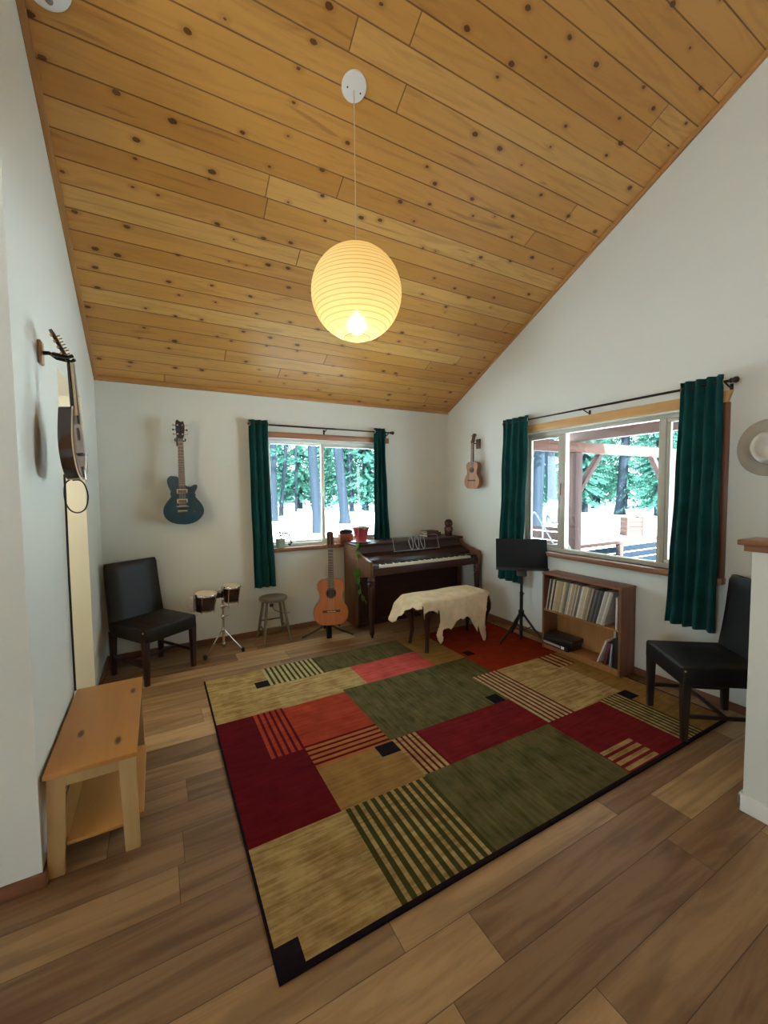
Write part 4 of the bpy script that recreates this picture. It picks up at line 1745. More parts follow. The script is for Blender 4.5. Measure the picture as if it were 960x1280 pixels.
GX, GY = 1.575, 4.045
t = thing('guitar_stand', 'black tripod guitar stand under the classical guitar', 'guitar stand', (GX, GY + .10, 0))
m = MB()
m.tube([(0, .02, .05), (0, .075, .62)], .013, 10)
m.build('upright', MT['black'], t)
m = MB()
m.box((-.03, -.02, .10), (.03, .05, .19), .008)
m.build('hub', MT['black'], t)
for (fx, fy) in ((-.265, .08), (.255, -.10), (.02, -.05)):
    m = MB()
    if abs(fx) > .1:
        m.tube([(fx * .08, .01, .135), (fx * .5, fy * .5, .075), (fx, fy, .014)], [.011, .010, .009], 8)
    else:
        m.box((-.022, -.055, 0), (.028, -.01, .15), .006)
    lg = m.build('leg', MT['black'], t)
m = MB()
for s in (-1, 1):
    m.tube([(0, -.005, .155), (s * .075, -.02, .155), (s * .085, -.13, .150), (s * .085, -.15, .185)], .008, 8)
m.build('cradle', MT['black'], t)
m = MB()
for s in (-1, 1):
    m.tube([(0, .073, .62), (s * .035, .06, .62), (s * .045, .01, .625)], .007, 8)
m.build('neck_yoke', MT['black'], t)
g = thing('classical_guitar', 'orange classical guitar standing on the floor beside the piano', 'guitar', (GX, GY, .168))
g.rotation_euler = (R(-7), R(1.0), R(-15))
flat_guitar(g, 1.0, dict(side=MT['gside'], top=MT['gtop'], neck=MT['gneck'], fret=MT['fret'], tuner=MT['cream']))

# ukulele on the right wall
UY, UX, UZ = 3.955, XR - .085, 1.595
t = thing('wall_hanger', 'small brown wooden hanger behind the ukulele neck', 'hanger', (XR, UY - .005, UZ + .56))
m = MB()
m.box((-.018, -.035, -.065), (0, .035, .055), .004)
m.build('back_plate', MT['gneck'], t)
m = MB()
for s in (-1, 1):
    m.tube([(-.018, s * .012, 0), (-.06, s * .025, -.004), (-.105, s * .025, 0), (-.108, s * .025, .012)], .0045, 8)
m.build('yoke', MT['black'], t)
u = thing('ukulele', 'small brown ukulele hanging on the right wall by the corner', 'ukulele', (UX, UY, UZ), R(-90))
u.rotation_euler = (0, R(1.5), R(-90))
u.scale = (1.12, 1, 1.03)
flat_guitar(u, .665, dict(side=MT['ukeside'], top=MT['uketop'], neck=MT['gneck'], fret=MT['fret'], tuner=MT['ebony']), 4, False)

# teal electric guitar on the back wall
EX, EZ = .222, 1.275
out = [(330, 700), (316, 686), (290, 680), (255, 678), (228, 697), (220, 735), (235, 790), (262, 845), (256, 885), (218, 935), (191, 985), (188, 1040), (210, 1090), (260, 1130), (320, 1150), (390, 1158), (460, 1150), (520, 1125), (565, 1080), (582, 1030), (570, 980), (540, 935), (505, 895), (487, 865), (492, 835), (509, 800), (513, 776), (497, 762), (472, 768), (450, 780), (428, 786), (405, 780), (398, 770)]
EO = []
for x, z in out:
    zz = (1158 - z) * .000955
    xx = (x - 380 + (1158 - z) * .0385) * .00087
    EO.append((xx, zz))
EO = spline(EO, 4)
e = thing('electric_guitar', 'teal blue electric guitar hanging on the back wall', 'electric guitar', (EX, YB - .10, EZ))
e.rotation_euler = (R(2.5), 0, 0)
e.scale = (1.04, 1, 1.03)
m = MB()
m.prism(EO, -.02, .02, .009, FLAT, 3)
m.build('body', MT['teal'], e)
f = -.02
nx = -.003
m = MB()
m.taper((nx, f - .004, .36), .056, .020, (nx, f - .004, .805), .043, .018, .003)
m.build('neck', MT['gneck'], e)
m = MB()
m.taper((nx, f - .016, .355), .057, .006, (nx, f - .016, .805), .044, .006, .001)
fb = m.build('fingerboard', MT['fret'], e)
m = MB()
for k in range(22):
    z = .165 + (.805 - .165) * 2 ** (-(k + 1) / 12)
    if z < .36:
        break
    m.box((nx - .027 + .006 * (z - .36) / .445, f - .0205, z), (nx + .027 - .006 * (z - .36) / .445, f - .0185, z + .0025))
m.build('frets', MT['string'], fb)
for z in (.315, .222):
    m = MB()
    m.box((nx - .046, f - .010, z - .023), (nx + .046, f - .001, z + .023), .004)
    pk = m.build('pickup', MT['chrome'], e)
    m = MB()
    m.box((nx - .034, f - .0115, z - .013), (nx + .034, f - .009, z + .013), .002)
    m.build('pickup_cover', MT['darkgrey'], pk)
m = MB()
m.box((nx - .040, f - .014, .165), (nx + .040, f - .001, .180), .003)
for s in (-1, 1):
    m.lathe([(.008, 0), (.008, .012), (.006, .016), (0, .017)], 12, T(nx + s * .046, f, .172) @ RX(PI / 2))
m.build('bridge', MT['chrome'], e)
m = MB()
m.box((nx - .042, f - .012, .118), (nx + .042, f - .001, .140), .004)
m.build('tailpiece', MT['chrome'], e)
for (kx, kz) in ((.105, .13), (.125, .19)):
    m = MB()
    m.lathe([(.012, 0), (.011, .012), (.009, .016), (0, .017)], 16, T(kx, f, kz) @ RX(PI / 2))
    m.build('control_knob', MT['ebony'], e)
Mh = T(nx, f - .010, .805) @ RX(R(-9))
m = MB()
m.prism([(-.022, 0), (.022, 0), (.033, .025), (.040, .12), (.030, .165), (.005, .155), (-.022, .178), (-.034, .16), (-.038, .12), (-.032, .025)], -.008, .006, .002, Mh @ FLAT)
hd = m.build('headstock', MT['ebony'], e)
for s in (-1, 1):
    for k in range(3):
        z = .04 + .042 * k
        m = MB()
        m.lathe([(.007, 0), (.007, .006), (.004, .008), (.004, .014), (0, .015)], 10, Mh @ T(s * .020, -.005, z) @ RX(PI / 2))
        m.tube([(s * .035, .002, z), (s * .052, .002, z)], .0035, 8, Mh)
        m.box((s * .057 - .007, -.006, z - .008), (s * .057 + .007, .010, z + .008), .003, Mh)
        m.build('tuner', MT['chrome'] if k != 1 else MT['black'], hd)
m = MB()
for k in range(6):
    w = (k - 2.5) / 5
    m.tube([(nx + w * .052, f - .018, .172), (nx + w * .036, f - .0195, .806)], .0006, 5)
m.build('strings', MT['string'], e)
t = thing('wall_hanger', 'black hanger fork holding the teal electric guitar', 'hanger', (EX - .003, YB, EZ + .815))
m = MB()
m.box((-.03, -.015, -.045), (.03, 0, .045), .004)
m.build('back_plate', MT['black'], t)
m = MB()
m.tube([(0, -.01, 0), (0, -.055, .0)], .007, 8)
for s in (-1, 1):
    m.tube([(0, -.05, 0), (s * .042, -.06, 0), (s * .046, -.135, .0), (s * .044, -.15, .012)], .0065, 8)
m.build('yoke', MT['black'], t)

# mandolin on the left wall
MX, MY, MZ = -.328, 2.44, 1.66
t = thing('wall_hanger', 'pale wooden wall plate with black arm holding the mandolin', 'hanger', (XL, 2.50, 2.255))
m = MB()
m.box((0, -.032, -.055), (.017, .032, .055), .008, None, 3)
m.build('back_plate', MT['plate'], t)
m = MB()
m.tube([(.017, 0, .0), (.04, -.01, .0), (.062, -.03, -.012)], [.010, .009, .007], 10)
m.build('arm', MT['black'], t)
m = MB()
for s in (-1, 1):
    m.tube([(.058, -.035, -.014), (.07, -.055 + s * .035, -.022), (.125, -.055 + s * .038, -.03), (.140, -.055 + s * .030, -.02)], .0085, 8)
m.build('yoke', MT['black'], t)
md = thing('mandolin', 'dark mandolin with cream binding hanging on the left wall', 'mandolin', (MX, MY, MZ), R(90))
md.rotation_euler = (R(-4), 0, R(87))
half = [(0, 0), (.06, .006), (.112, .05), (.130, .12), (.118, .19), (.082, .26), (.045, .318), (.03, .338), (0, .342)]
poly = gbody(half)
m = MB()
m.prism(poly, -.030, .022, .004, FLAT)
m.build('body', MT['mside'], md)
for hh in ((.0205, .0245),):
    m = MB()
    o_ = [(x * 1.02, .17 + (z - .17) * 1.012) for x, z in poly]
    m.prism(o_, hh[0], hh[1], .001, FLAT)
    m.build('binding', MT['cream'], md)
m = MB()
o_ = [(x * .96, .17 + (z - .17) * .96) for x, z in poly]
m.prism(o_, .024, .029, .003, FLAT)
m.build('soundboard', MT['mtop'], md)
m = MB()
m.lathe([(0, .0012), (.030, .0012), (.030, 0)], 28, T(0, -.029, .215) @ RX(PI / 2) @ Matrix.Diagonal((.8, 1, 1, 1)), closed=False)
m.build('sound_hole', MT['hole'], md)
m = MB()
m.box((-.05, -.044, .115), (.05, -.029, .122), .001)
m.build('bridge', MT['ebony'], md)
m = MB()
m.box((-.022, -.037, -.002), (.022, -.030, .060), .002)
m.build('tailpiece', MT['chrome'], md)
m = MB()
m.taper((0, -.022, .325), .036, .022, (0, -.030, .545), .031, .018, .004)
m.build('neck', MT['mside'], md)
m = MB()
m.taper((0, -.036, .262), .038, .005, (0, -.041, .545), .031, .005)
m.build('fingerboard', MT['ebony'], md)
m = MB()
m.taper((.018, -.034, .30), .003, .010, (.0145, -.039, .545), .003, .010)
m.taper((-.018, -.034, .30), .003, .010, (-.0145, -.039, .545), .003, .010)
m.build('neck_binding', MT['cream'], md)
Mh = T(0, -.030, .548) @ RX(R(-20))
m = MB()
m.prism([(-.018, 0), (.018, 0), (.03, .03), (.033, .13), (.024, .15), (0, .142), (-.024, .15), (-.033, .13), (-.03, .03)], -.008, .006, .002, Mh @ FLAT)
hd = m.build('headstock', MT['mside'], md)
for s in (-1, 1):
    for k in range(4):
        z = .032 + .028 * k
        m = MB()
        m.tube([(s * .02, -.008, z), (s * .02, -.022, z)], .003, 8, Mh)
        m.tube([(s * .03, .004, z), (s * .044, .004, z)], .003, 8, Mh)
        m.box((s * .049 - .006, .001, z - .006), (s * .049 + .006, .012, z + .006), .003, Mh)
        m.build('tuner', MT['brass'], hd)
m = MB()
for k in range(4):
    w = (k - 1.5) / 3
    m.tube([(w * .03, -.045, .118), (w * .024, -.046, .55)], .0007, 5)
m.tube([(0, -.036, .05), (0, -.045, .118)], .004, 5)
m.build('strings', MT['string'], md)
m = MB()
pts = [(0, .026, .004), (0, .052, -.02), (0, .060, -.09), (0, .046, -.140), (0, .016, -.158), (0, -.016, -.140), (0, -.032, -.085), (0, -.026, -.03), (0, -.008, -.004), (0, .02, -.002)]
m.tube(spline(pts, 5, False), .0033, 7)
m.build('strap_loop', MT['blackcloth'], md)
# black cord hanging from the mandolin to the bench
cd = MB()
cd.tube([(XL + .012, 2.895, 1.70), (XL + .010, 2.885, 1.2), (XL + .010, 2.885, .8), (XL + .012, 2.88, .462)], .0055, 8)
o = cd.build('hanging_cord', MT['blackcloth'])
tag(o, 'long thin black cord hanging down the left wall to the bench', 'cord')

# ------------------------------------------------------------------ hat on the right wall
t = thing('felt_hat', 'grey felt hat hanging on the right wall beside the curtain', 'hat', (XR - .012, 1.150, 1.846))
Mh = RY(R(-90)) @ RX(0)
m = MB()
# brim: wide oval ring, slightly wavy; local z -> away from wall (-x)
bm = m.bm
n = 56
rings = []
for (rr, h, wv) in ((.098, .022, 0), (.115, .012, .1), (.14, .008, .5), (.165, .012, 1), (.178, .020, 1.0), (.175, .026, 1.0), (.160, .018, 1.0), (.14, .014, .5), (.112, .019, .1)):
    ring = []
    for k in range(n):
        a = 2 * PI * k / n
        w = .010 * wv * math.cos(2 * a)
        p = Mh @ Vector((rr * 1.04 * math.cos(a), rr * .98 * math.sin(a), h + w))
        ring.append(bm.verts.new(p))
    rings.append(ring)
for A, B in zip(rings, rings[1:]):
    for j in range(n):
        bm.faces.new((A[j], A[(j + 1) % n], B[(j + 1) % n], B[j]))
m.build('brim', MT['felt'], t, smooth=70)
m = MB()
bm = m.bm
rings = []
prof = [(.102, .014), (.100, .04), (.096, .07), (.088, .094), (.074, .104), (.058, .100), (.04, .088), (.02, .080), (0.001, .078)]
for (rr, h) in prof:
    ring = []
    for k in range(n):
        a = 2 * PI * k / n
        pinch = 1 - .16 * max(0, math.cos(a - PI)) * (h / .1)
        y = rr * .86 * math.sin(a) * pinch
        ring.append(bm.verts.new(Mh @ Vector((rr * 1.06 * math.cos(a), y, h))))
    rings.append(ring)
for A, B in zip(rings, rings[1:]):
    for j in range(n):
        bm.faces.new((A[j], A[(j + 1) % n], B[(j + 1) % n], B[j]))
m.build('crown', plain('hat_crown_felt', (.56, .53, .46), .9, var=.05, bump=.4, spec=.1), t, smooth=70)
m = MB()
bm = m.bm
rings = []
for (rr, h) in ((.1035, .020), (.105, .022), (.1035, .045), (.1015, .046)):
    rings.append([bm.verts.new(Mh @ Vector((rr * 1.06 * math.cos(2 * PI * k / n), rr * .87 * math.sin(2 * PI * k / n), h))) for k in range(n)])
for A, B in zip(rings, rings[1:]):
    for j in range(n):
        bm.faces.new((A[j], A[(j + 1) % n], B[(j + 1) % n], B[j]))
m.build('hat_band', MT['felt'], t, smooth=70)
t2 = thing('wall_peg', 'wooden peg behind the grey felt hat', 'peg', (XR, 1.150, 1.90))
m = MB()
m.tube([(0, 0, 0), (-.055, 0, .008)], [.009, .008], 10)
m.build('peg', MT['plate'], t2)

# ------------------------------------------------------------------ pendant lantern
LX, LY, LZ = 1.06, 2.225, 2.735
LRad = .262
t = thing('pendant_lamp', 'round paper lantern lamp hanging from the pine ceiling', 'lamp', (LX, LY, zc(LY)))
zt = zc(LY)
m = MB()
m.lathe([(0, -.022), (.05, -.022), (.068, -.018), (.072, -.010), (.072, -.002)], 36, RX(-ang), closed=False)
m.build('canopy', MT['plastic'], t)
m = MB()
for q in (-.04, .04):
    m.lathe([(0, -.025), (.004, -.024), (.005, -.021)], 10, RX(-ang) @ T(q, .01, 0), closed=False)
m.build('canopy_screw', MT['darkgrey'], t)
dz = LZ - zt
m = MB()
m.tube([(0, 0, -.02), (0, 0, dz + .03)], .0028, 8)
m.build('cord', plain('pale_cord', (.62, .50, .36), .5), t)
m = MB()
prof = []
nR = 22
for k in range(nR * 4 + 1):
    u = k / (nR * 4)
    a = R(17) + (PI - R(34)) * u
    zz = LRad * math.cos(a)
    q = (zz + 5.0) / .0236
    fr_ = q - math.floor(q)
    rr = LRad * math.sin(a) * (1 - .010 * (1 - abs(fr_ - .5) * 2) ** 2)
    prof.append((rr, zz))
m.lathe(prof, 48, None, closed=False)
o = m.build('paper_shade', MT['paper'], t, smooth=80)
o.location = (0, 0, dz)
m = MB()
for s in (1, -1):
    r_ = LRad * math.sin(R(17))
    zz = s * LRad * math.cos(R(17))
    m.tube([(r_ * math.cos(2 * PI * q / 28), r_ * math.sin(2 * PI * q / 28), zz) for q in range(28)], .003, 6, closed=True)
o = m.build('shade_ring', plain('ring_wire', (.55, .42, .26), .5), t)
o.location = (0, 0, dz)
m = MB()
r_ = LRad * math.sin(R(17))
zz = LRad * math.cos(R(17))
m.tube([(-r_, 0, zz), (-.02, 0, zz + .012), (.02, 0, zz + .012), (r_, 0, zz)], .002, 6)
m.tube([(0, 0, zz + .02), (0, 0, -.02)], .003, 6)
o = m.build('wire_spreader', plain('spreader_wire', (.35, .30, .22), .4), t)
o.location = (0, 0, dz)
m = MB()
m.lathe([(.014, .0), (.020, .005), (.020, .055), (.014, .065)], 16, T(0, 0, -.10))
o = m.build('socket', MT['plastic'], t)
o.location = (0, 0, dz)
m = MB()
m.lathe([(.012, 0), (.016, -.015), (.042, -.032), (.058, -.06), (.060, -.078), (.054, -.098), (.036, -.116), (.015, -.124), (0, -.125)], 24, T(0, 0, -.104))
o = m.build('bulb', MT['bulb'], t)
o.location = (0, 0, dz)

# white alarm on the ceiling, cut by the frame
t = thing('smoke_alarm', 'white round alarm on the pine ceiling at the top left', 'smoke alarm', (-.345, 2.35, zc(2.35)))
t.rotation_euler = (-ang, 0, 0)
m = MB()
m.lathe([(0, -.050), (.05, -.049), (.082, -.042), (.098, -.028), (.10, -.012), (.10, -.001)], 36, closed=False)
m.build('housing', MT['plastic'], t)
m = MB()
m.lathe([(0, -.056), (.012, -.055), (.016, -.049)], 16, T(.01, .055, 0), closed=False)
m.build('sensor_lens', plain('grey_lens', (.28, .27, .29), .3), t)

# ------------------------------------------------------------------ outlets
def outlet(label, x, z, plug):
    t = thing('wall_outlet', label, 'outlet', (x, YB, z))
    m = MB()
    m.box((-.036, -.006, -.057), (.036, 0, .057), .002)
    m.build('cover_plate', MT['plastic'], t)
    for s in (-1, 1):
        m = MB()
        m.box((-.016, -.008, s * .024 - .014), (.016, -.005, s * .024 + .014), .002)
        m.build('socket', MT['white'], t)
    m = MB()
    if plug == 'white':
        m.box((-.028, -.045, -.005), (.028, -.008, .045), .006)
        m.tube([(0, -.045, .02), (.03, -.06, .045), (-.04, -.07, .07), (-.10, -.06, .02), (-.07, -.05, -.05), (.03, -.05, -.06)], .004, 6)
        m.build('plug_adapter', MT['plastic'], t)
    else:
        m.box((-.02, -.04, .008), (.02, -.008, .04), .005)
        m.tube([(0, -.04, .02), (.02, -.06, -.02), (.10, -.05, -.07), (.20, -.03, -.09)], .004, 6)
        m.build('plug', MT['darkgrey'], t)
    return t


outlet('white outlet with pale plug between the leather chair and bongos', .285, .47, 'white')
outlet('white outlet with dark plug behind the round stool', 1.075, .30, 'dark')

# ------------------------------------------------------------------ outside
rnd = random.Random(77)
bm = bmesh.new()
S0, NS = -20, 60
verts = {}
for i in range(NS + 1):
    for j in range(NS + 1):
        x, y = -40 + 140 * i / NS, -40 + 140 * j / NS
        d = math.hypot(x, y)
        z = -.42 + .25 * mnoise.noise((x * .13, y * .13, 0)) * min(1, max(0, (d - 12) / 10)) + max(0, d - 30) * .012
        verts[i, j] = bm.verts.new((x, y, z))
for i in range(NS):
    for j in range(NS):
        bm.faces.new((verts[i, j], verts[i + 1, j], verts[i + 1, j + 1], verts[i, j + 1])).smooth = True
me = bpy.data.meshes.new('snow_ground')
bm.to_mesh(me)
bm.free()
me.materials.append(MT['snow'])
o = bpy.data.objects.new('snow_ground', me)
COL.objects.link(o)
o['kind'] = 'structure'
o['label'] = 'bright snow covering the ground outside'


def conifer(seed, H, Rb, mat, nb):
    rnd = random.Random(seed)
    root = thing('conifer_tree', 'green conifer in the forest beyond the snow', 'tree', (0, 0, 0), 0, 'forest trees beyond the snow')
    m = MB()
    m.tube([(0, 0, -.6), (0, 0, H * .5), (0, 0, H)], [H * .016, H * .010, .02], 8)
    m.build('trunk', MT['bark'], root)
    m = MB()
    for k in range(nb):
        u = rnd.random()
        z = H * (.06 + .94 * u)
        Lb = Rb * (1 - u) ** .75 * rnd.uniform(.55, 1.1) + .25
        a = rnd.uniform(0, 2 * PI)
        ca, sa = math.cos(a), math.sin(a)
        for q in range(9):
            tq = .15 + .85 * q / 8
            r = Lb * tq
            w = (.12 + .20 * Lb * .35) * (1.15 - .6 * tq)
            base = Vector((ca * r, sa * r, z - .22 * r + .05 * rnd.uniform(-1, 1)))
            t1 = Vector((-sa, ca, 0)) * w * rnd.uniform(.7, 1.2)
            t2 = Vector((ca * .5, sa * .5, -.35 + rnd.uniform(-.3, .4))) * w * 1.1
            p = [base - t1 * .9 + t2 * .2, base + t1 * .9 + t2 * .1, base + t2 * 1.3 + t1 * .2]
            m.bm.faces.new([m.bm.verts.new(x) for x in p])
            p = [base - t1 * .5 - t2 * .5, base + Vector((0, 0, w * .6)), base + t1 * .7 + t2 * .4]
            m.bm.faces.new([m.bm.verts.new(x) for x in p])
    m.build('foliage', mat, root, smooth=0)
    return root


protos = [conifer(1, 15, 3.0, MT['needles'], 520), conifer(2, 12, 2.6, MT['needlesdark'], 480), conifer(3, 18, 3.4, MT['needles'], 560)]
spots = []
for (a0, a1, n, d0, d1) in ((9.5, 31, 15, 33, 60), (43, 69, 18, 32, 58)):
    for k in range(n):
        az = R(a0 + (a1 - a0) * (k + rnd.uniform(.1, .9)) / n)
        d = d0 + (d1 - d0) * ((k * 7) % n) / n
        spots.append((az, d))
used = [False] * 3
for k, (az, d) in enumerate(spots):
    i = k % 3
    o = protos[i] if not used[i] else copy_tree(protos[i])
    used[i] = True
    o.location = (d * math.sin(az), d * math.cos(az), -.45 + max(0, d - 30) * .012)
    s = rnd.uniform(.85, 1.2)
    o.scale = (s * .85, s * .85, s)
    o.rotation_euler = (0, 0, rnd.uniform(0, 6.28))


def trunk(label, x, y, r, H, lean=(0, 0), branches=8, seed=0):
    rnd = random.Random(seed)
    root = thing('pine_tree', label, 'tree', (x, y, -.46))
    m = MB()
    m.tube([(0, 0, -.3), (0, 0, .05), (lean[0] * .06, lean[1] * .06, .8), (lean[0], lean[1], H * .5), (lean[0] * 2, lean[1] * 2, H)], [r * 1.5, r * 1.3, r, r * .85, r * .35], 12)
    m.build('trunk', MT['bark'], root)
    m = MB()
    for k in range(branches):
        z = H * rnd.uniform(.25, .98)
        a = rnd.uniform(0, 6.28)
        L = rnd.uniform(.8, 2.2)
        b0 = Vector((lean[0] * z / H * 2, lean[1] * z / H * 2, z))
        b1 = b0 + Vector((math.cos(a) * L, math.sin(a) * L, -.1 * L))
        m.tube([b0, b1], [.03, .012], 5)
        for q in range(14):
            p = b0.lerp(b1, rnd.uniform(.3, 1.05)) + Vector((rnd.uniform(-.3, .3), rnd.uniform(-.3, .3), rnd.uniform(-.3, .2)))
            w = rnd.uniform(.15, .35)
            dv = Vector((rnd.uniform(-1, 1), rnd.uniform(-1, 1), rnd.uniform(-.6, .3))) * w
            d2 = Vector((rnd.uniform(-1, 1), rnd.uniform(-1, 1), rnd.uniform(-.4, .4))) * w
            m.bm.faces.new([m.bm.verts.new(p - dv), m.bm.verts.new(p + dv), m.bm.verts.new(p + d2 * 1.4)])
    m.build('foliage', MT['needlesdark'], root, smooth=0)
    return root


def at(px, d, lat=0):
    az = .50416 + math.atan((px - 480) / 514.5)
    return (d * math.sin(az), d * math.cos(az))


for k, (px, d, r, lab) in enumerate((
        (343, 27, .28, 'bare pine trunk at the left side of the back window'),
        (351, 33, .22, 'thin pine trunk second from the left in the back window'),
        (370, 38, .15, 'slender far trunk in the left pane of the back window'),
        (397, 19, .30, 'thick bluish trunk left of the back window divider'),
        (431, 25, .40, 'broad dark trunk in the right pane of the back window'),
        (440, 36, .24, 'narrow trunk just right of the broad trunk in the back window'),
        (455, 40, .25, 'distant trunk near the right curtain of the back window'),
        (671, 22, .38, 'pine trunk in the left pane of the wide window'),
        (691, 26, .40, 'pine trunk beside the divider in the left pane of the wide window'),
        (726, 38, .30, 'pine trunk seen under the porch brace'),
        (742, 40, .22, 'thin trunk right of the porch brace'),
        (775, 34, .42, 'dark trunk in the middle pane of the wide window'),)):
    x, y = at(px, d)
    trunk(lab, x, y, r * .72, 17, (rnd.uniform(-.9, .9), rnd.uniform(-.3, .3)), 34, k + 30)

# porch at the right side of the house
PYp, PXa, PXb, DZ = 4.0, 5.45, 8.05, -.22
m = MB()
m.box((XR + TH + .01, 1.2, DZ - .06), (8.3, 4.15, DZ))
m.box((XR + TH + .01, 4.15, DZ - .06), (5.55, 5.55, DZ))
o = m.build('porch_deck', MT['deck'], smooth=0)
o['kind'] = 'structure'
for lab, px_ in (('brown porch post with brace, nearest in the wide window', PXa), ('brown porch post at the right pane of the wide window', PXb)):
    t = thing('porch_post', lab, 'post', (px_, PYp, DZ), 0, 'porch posts')
    m = MB()
    m.box((-.075, -.075, 0), (.075, .075, 2.05 - DZ + .06), .008)
    m.build('post', MT['porchdark'], t)
    s = 1 if px_ == PXa else -1
    m = MB()
    m.taper((s * .07, 0, 1.52 - DZ), .09, .09, (s * .58, 0, 2.10 - DZ), .10, .09, .004)
    m.build('brace', MT['porchdark'], t)
t = thing('porch_beam', 'long brown porch beam over the braced posts', 'beam', (XR + TH + .05, PYp, 2.112))
m = MB()
m.box((0, -.06, 0), (PXb + .2 - XR - TH, .06, .15), .005)
m.build('beam', MT['porchwood'], t)
for lab, xx, z0, h in (('brown porch beam running to the near post', PXa, 2.264, .16), ('upper brown porch beam close to the wide window', 4.65, 2.31, .17), ):
    t = thing('porch_beam', lab, 'beam', (xx, .6, z0))
    m = MB()
    m.box((-.06, 0, 0), (.06, PYp + .1 - .6, h), .005)
    m.build('beam', wood('porch_cedar_deep_%d' % int(xx * 10), (.075, .034, .026), (.11, .055, .042), 'Y', .7, scale=.5), t)
m = MB()
for k in range(9):
    y_ = .7 + .42 * k
    m.box((XR + TH + .02, y_, 2.49), (5.9, y_ + .05, 2.60))
o = m.build('porch_roof', MT['roof'], smooth=0)
m2 = bmesh.new()
m2.from_mesh(o.data)
bmesh.ops.create_cube(m2, size=1, matrix=T((XR + TH + 5.9) / 2 + .02, 2.4, 2.63) @ Matrix.Diagonal((5.9 - XR - TH, 3.9, .05, 1)))
m2.to_mesh(o.data)
m2.free()
o['kind'] = 'structure'
t = thing('porch_railing', 'porch railing with wooden top rail and blue grey slats', 'railing', (PXa + .075, PYp, DZ))
m = MB()
L = PXb - PXa - .15
rz = .715 - DZ
m.box((0, -.05, rz - .04), (L, .05, rz), .004)
m.build('top_rail', MT['porchwood'], t)
m = MB()
for k in range(7):
    m.box((0, -.012, .06 + .115 * k), (L, .012, .06 + .115 * k + .095), .003)
m.build('slats', MT['slat'], t)
m = MB()
m.box((L * .42, -.04, 0), (L * .42 + .09, .04, rz - .04), .003)
m.build('baluster', MT['porchwood'], t)
t = thing('porch_railing', 'brown low porch railing seen in the left pane', 'railing', (5.45, PYp + .085, DZ))
m = MB()
m.box((-.03, 0, 1.135), (.03, 1.4, 1.195), .004)
m.build('top_rail', MT['porchdark'], t)
m = MB()
for k in range(8):
    m.box((-.012, 0, .04 + .136 * k), (.012, 1.4, .04 + .136 * k + .125), .003)
m.build('slats', MT['porchdark'], t)
for yy in (0.0, 1.31):
    m = MB()
    m.box((-.04, yy, 0), (.04, yy + .08, 1.14), .004)
    m.build('rail_post', MT['porchdark'], t)
t = thing('tube_frame', 'bent silver tube frame standing on the porch', 'frame', (4.85, 3.85, DZ))
m = MB()
for dx in (0, .28):
    m.tube(spline([(dx, .46, 0), (dx, .45, .85), (dx, .44, 1.30), (dx, .40, 1.43), (dx, .32, 1.42), (dx, .02, 1.02), (dx, -.12, .80)], 6, False), .011, 8)
    m.tube([(dx, -.12, .80), (dx, -.16, 0)], .016, 8)
m.build('tubes', MT['silver'], t)
m = MB()
m.tube([(0, .45, .85), (.28, .45, .85)], .013, 8)
m.tube([(0, .02, 1.02), (.28, .02, 1.02)], .013, 8)
m.build('crossbar', MT['silver'], t)
x, y = at(791, 20)
t = thing('wooden_crate', 'small brown wooden crate on the snow beyond the railing', 'crate', (x, y, -.46), R(-35))
m = MB()
for k in range(4):
    m.box((-.34, -.3, .06 + k * .18), (.34, .3, .06 + k * .18 + .165), .01)
m.build('planks', MT['porchwood'], t)
m = MB()
for sx in (-1, 1):
    m.box((sx * .30 - .04, -.33, 0), (sx * .30 + .04, .33, .80), .008)
m.build('corner_posts', MT['porchdark'], t)

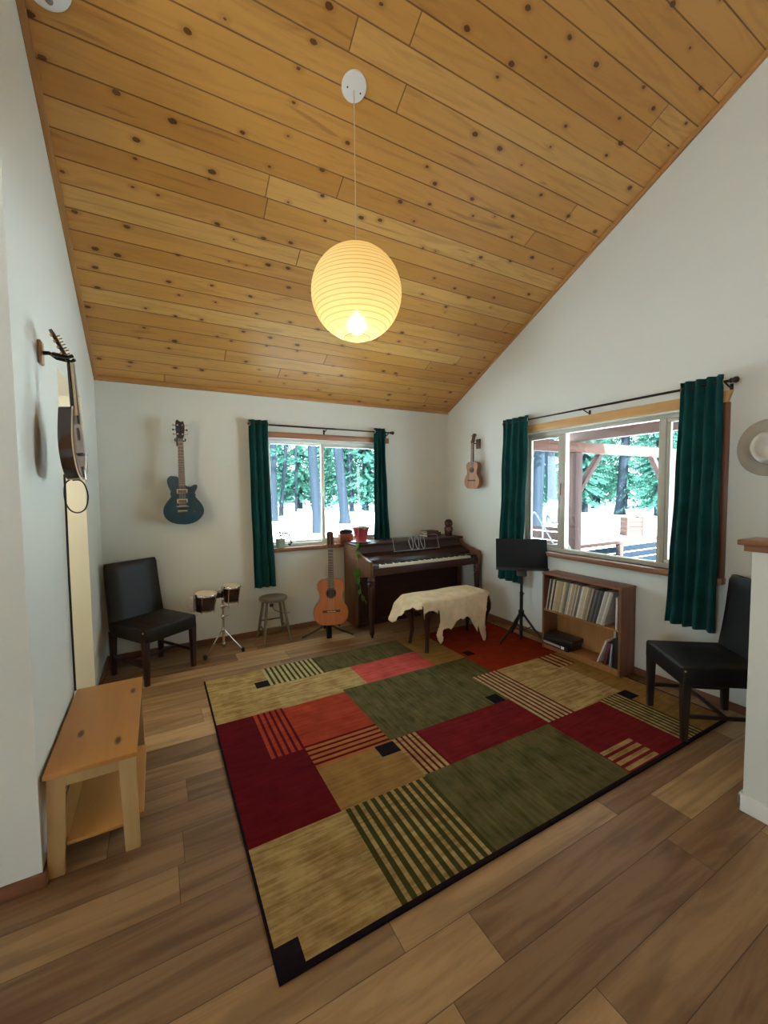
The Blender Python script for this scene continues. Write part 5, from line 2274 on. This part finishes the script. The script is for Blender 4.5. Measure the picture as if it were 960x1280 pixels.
# ------------------------------------------------------------------ light
w = bpy.data.worlds.new('overcast_sky')
sc.world = w
w.use_nodes = True
bg = w.node_tree.nodes['Background']
bg.inputs[0].default_value = (.74, .92, 1.0, 1)
bg.inputs[1].default_value = 6.0
w.cycles.sampling_method = 'AUTOMATIC'

sl_ = bpy.data.lights.new('sun', 'SUN')
sl_.energy = 34
sl_.color = (.93, .98, 1)
sl_.angle = R(2)
so_ = bpy.data.objects.new('sun', sl_)
so_.rotation_euler = Vector((.22, .85, -.72)).to_track_quat('-Z', 'Y').to_euler()
so_.location = (0, -10, 12)
COL.objects.link(so_)

hl = bpy.data.lights.new('hall_fill', 'POINT')  # unseen warm light without fixture, added to keep the hall from going dark
hl.energy = 14
hl.color = (1, .80, .55)
hl.shadow_soft_size = .12
ho = bpy.data.objects.new('hall_fill', hl)
ho.location = (-1.15, 2.9, 2.1)
COL.objects.link(ho)

# ------------------------------------------------------------------ camera
cam = bpy.data.cameras.new('camera')
cam.sensor_fit = 'VERTICAL'
cam.sensor_height = 36
cam.lens = 514.5 / 1280 * 36
cam.clip_start = .02
cam.clip_end = 400
co = bpy.data.objects.new('camera', cam)
COL.objects.link(co)
yaw, pitch, roll = .50416, -.05558, -.009986
f = Vector((math.sin(yaw) * math.cos(pitch), math.cos(yaw) * math.cos(pitch), math.sin(pitch)))
r = Vector((math.cos(yaw), -math.sin(yaw), 0))
u = r.cross(f)
r2 = r * math.cos(roll) + u * math.sin(roll)
u2 = u * math.cos(roll) - r * math.sin(roll)
co.matrix_world = Matrix(((r2.x, u2.x, -f.x, 0), (r2.y, u2.y, -f.y, 0), (r2.z, u2.z, -f.z, 1.6), (0, 0, 0, 1)))
sc.camera = co

sc.view_settings.view_transform = 'Standard'
sc.view_settings.look = 'None'
sc.view_settings.gamma = 1
sc.view_settings.exposure = .84
sc.view_settings.use_curve_mapping = False
sc.cycles.use_denoising = True
sc.cycles.max_bounces = 10
sc.cycles.diffuse_bounces = 6
sc.cycles.transparent_max_bounces = 12
sc.cycles.caustics_reflective = False
sc.cycles.caustics_refractive = False
sc.cycles.sample_clamp_indirect = 8
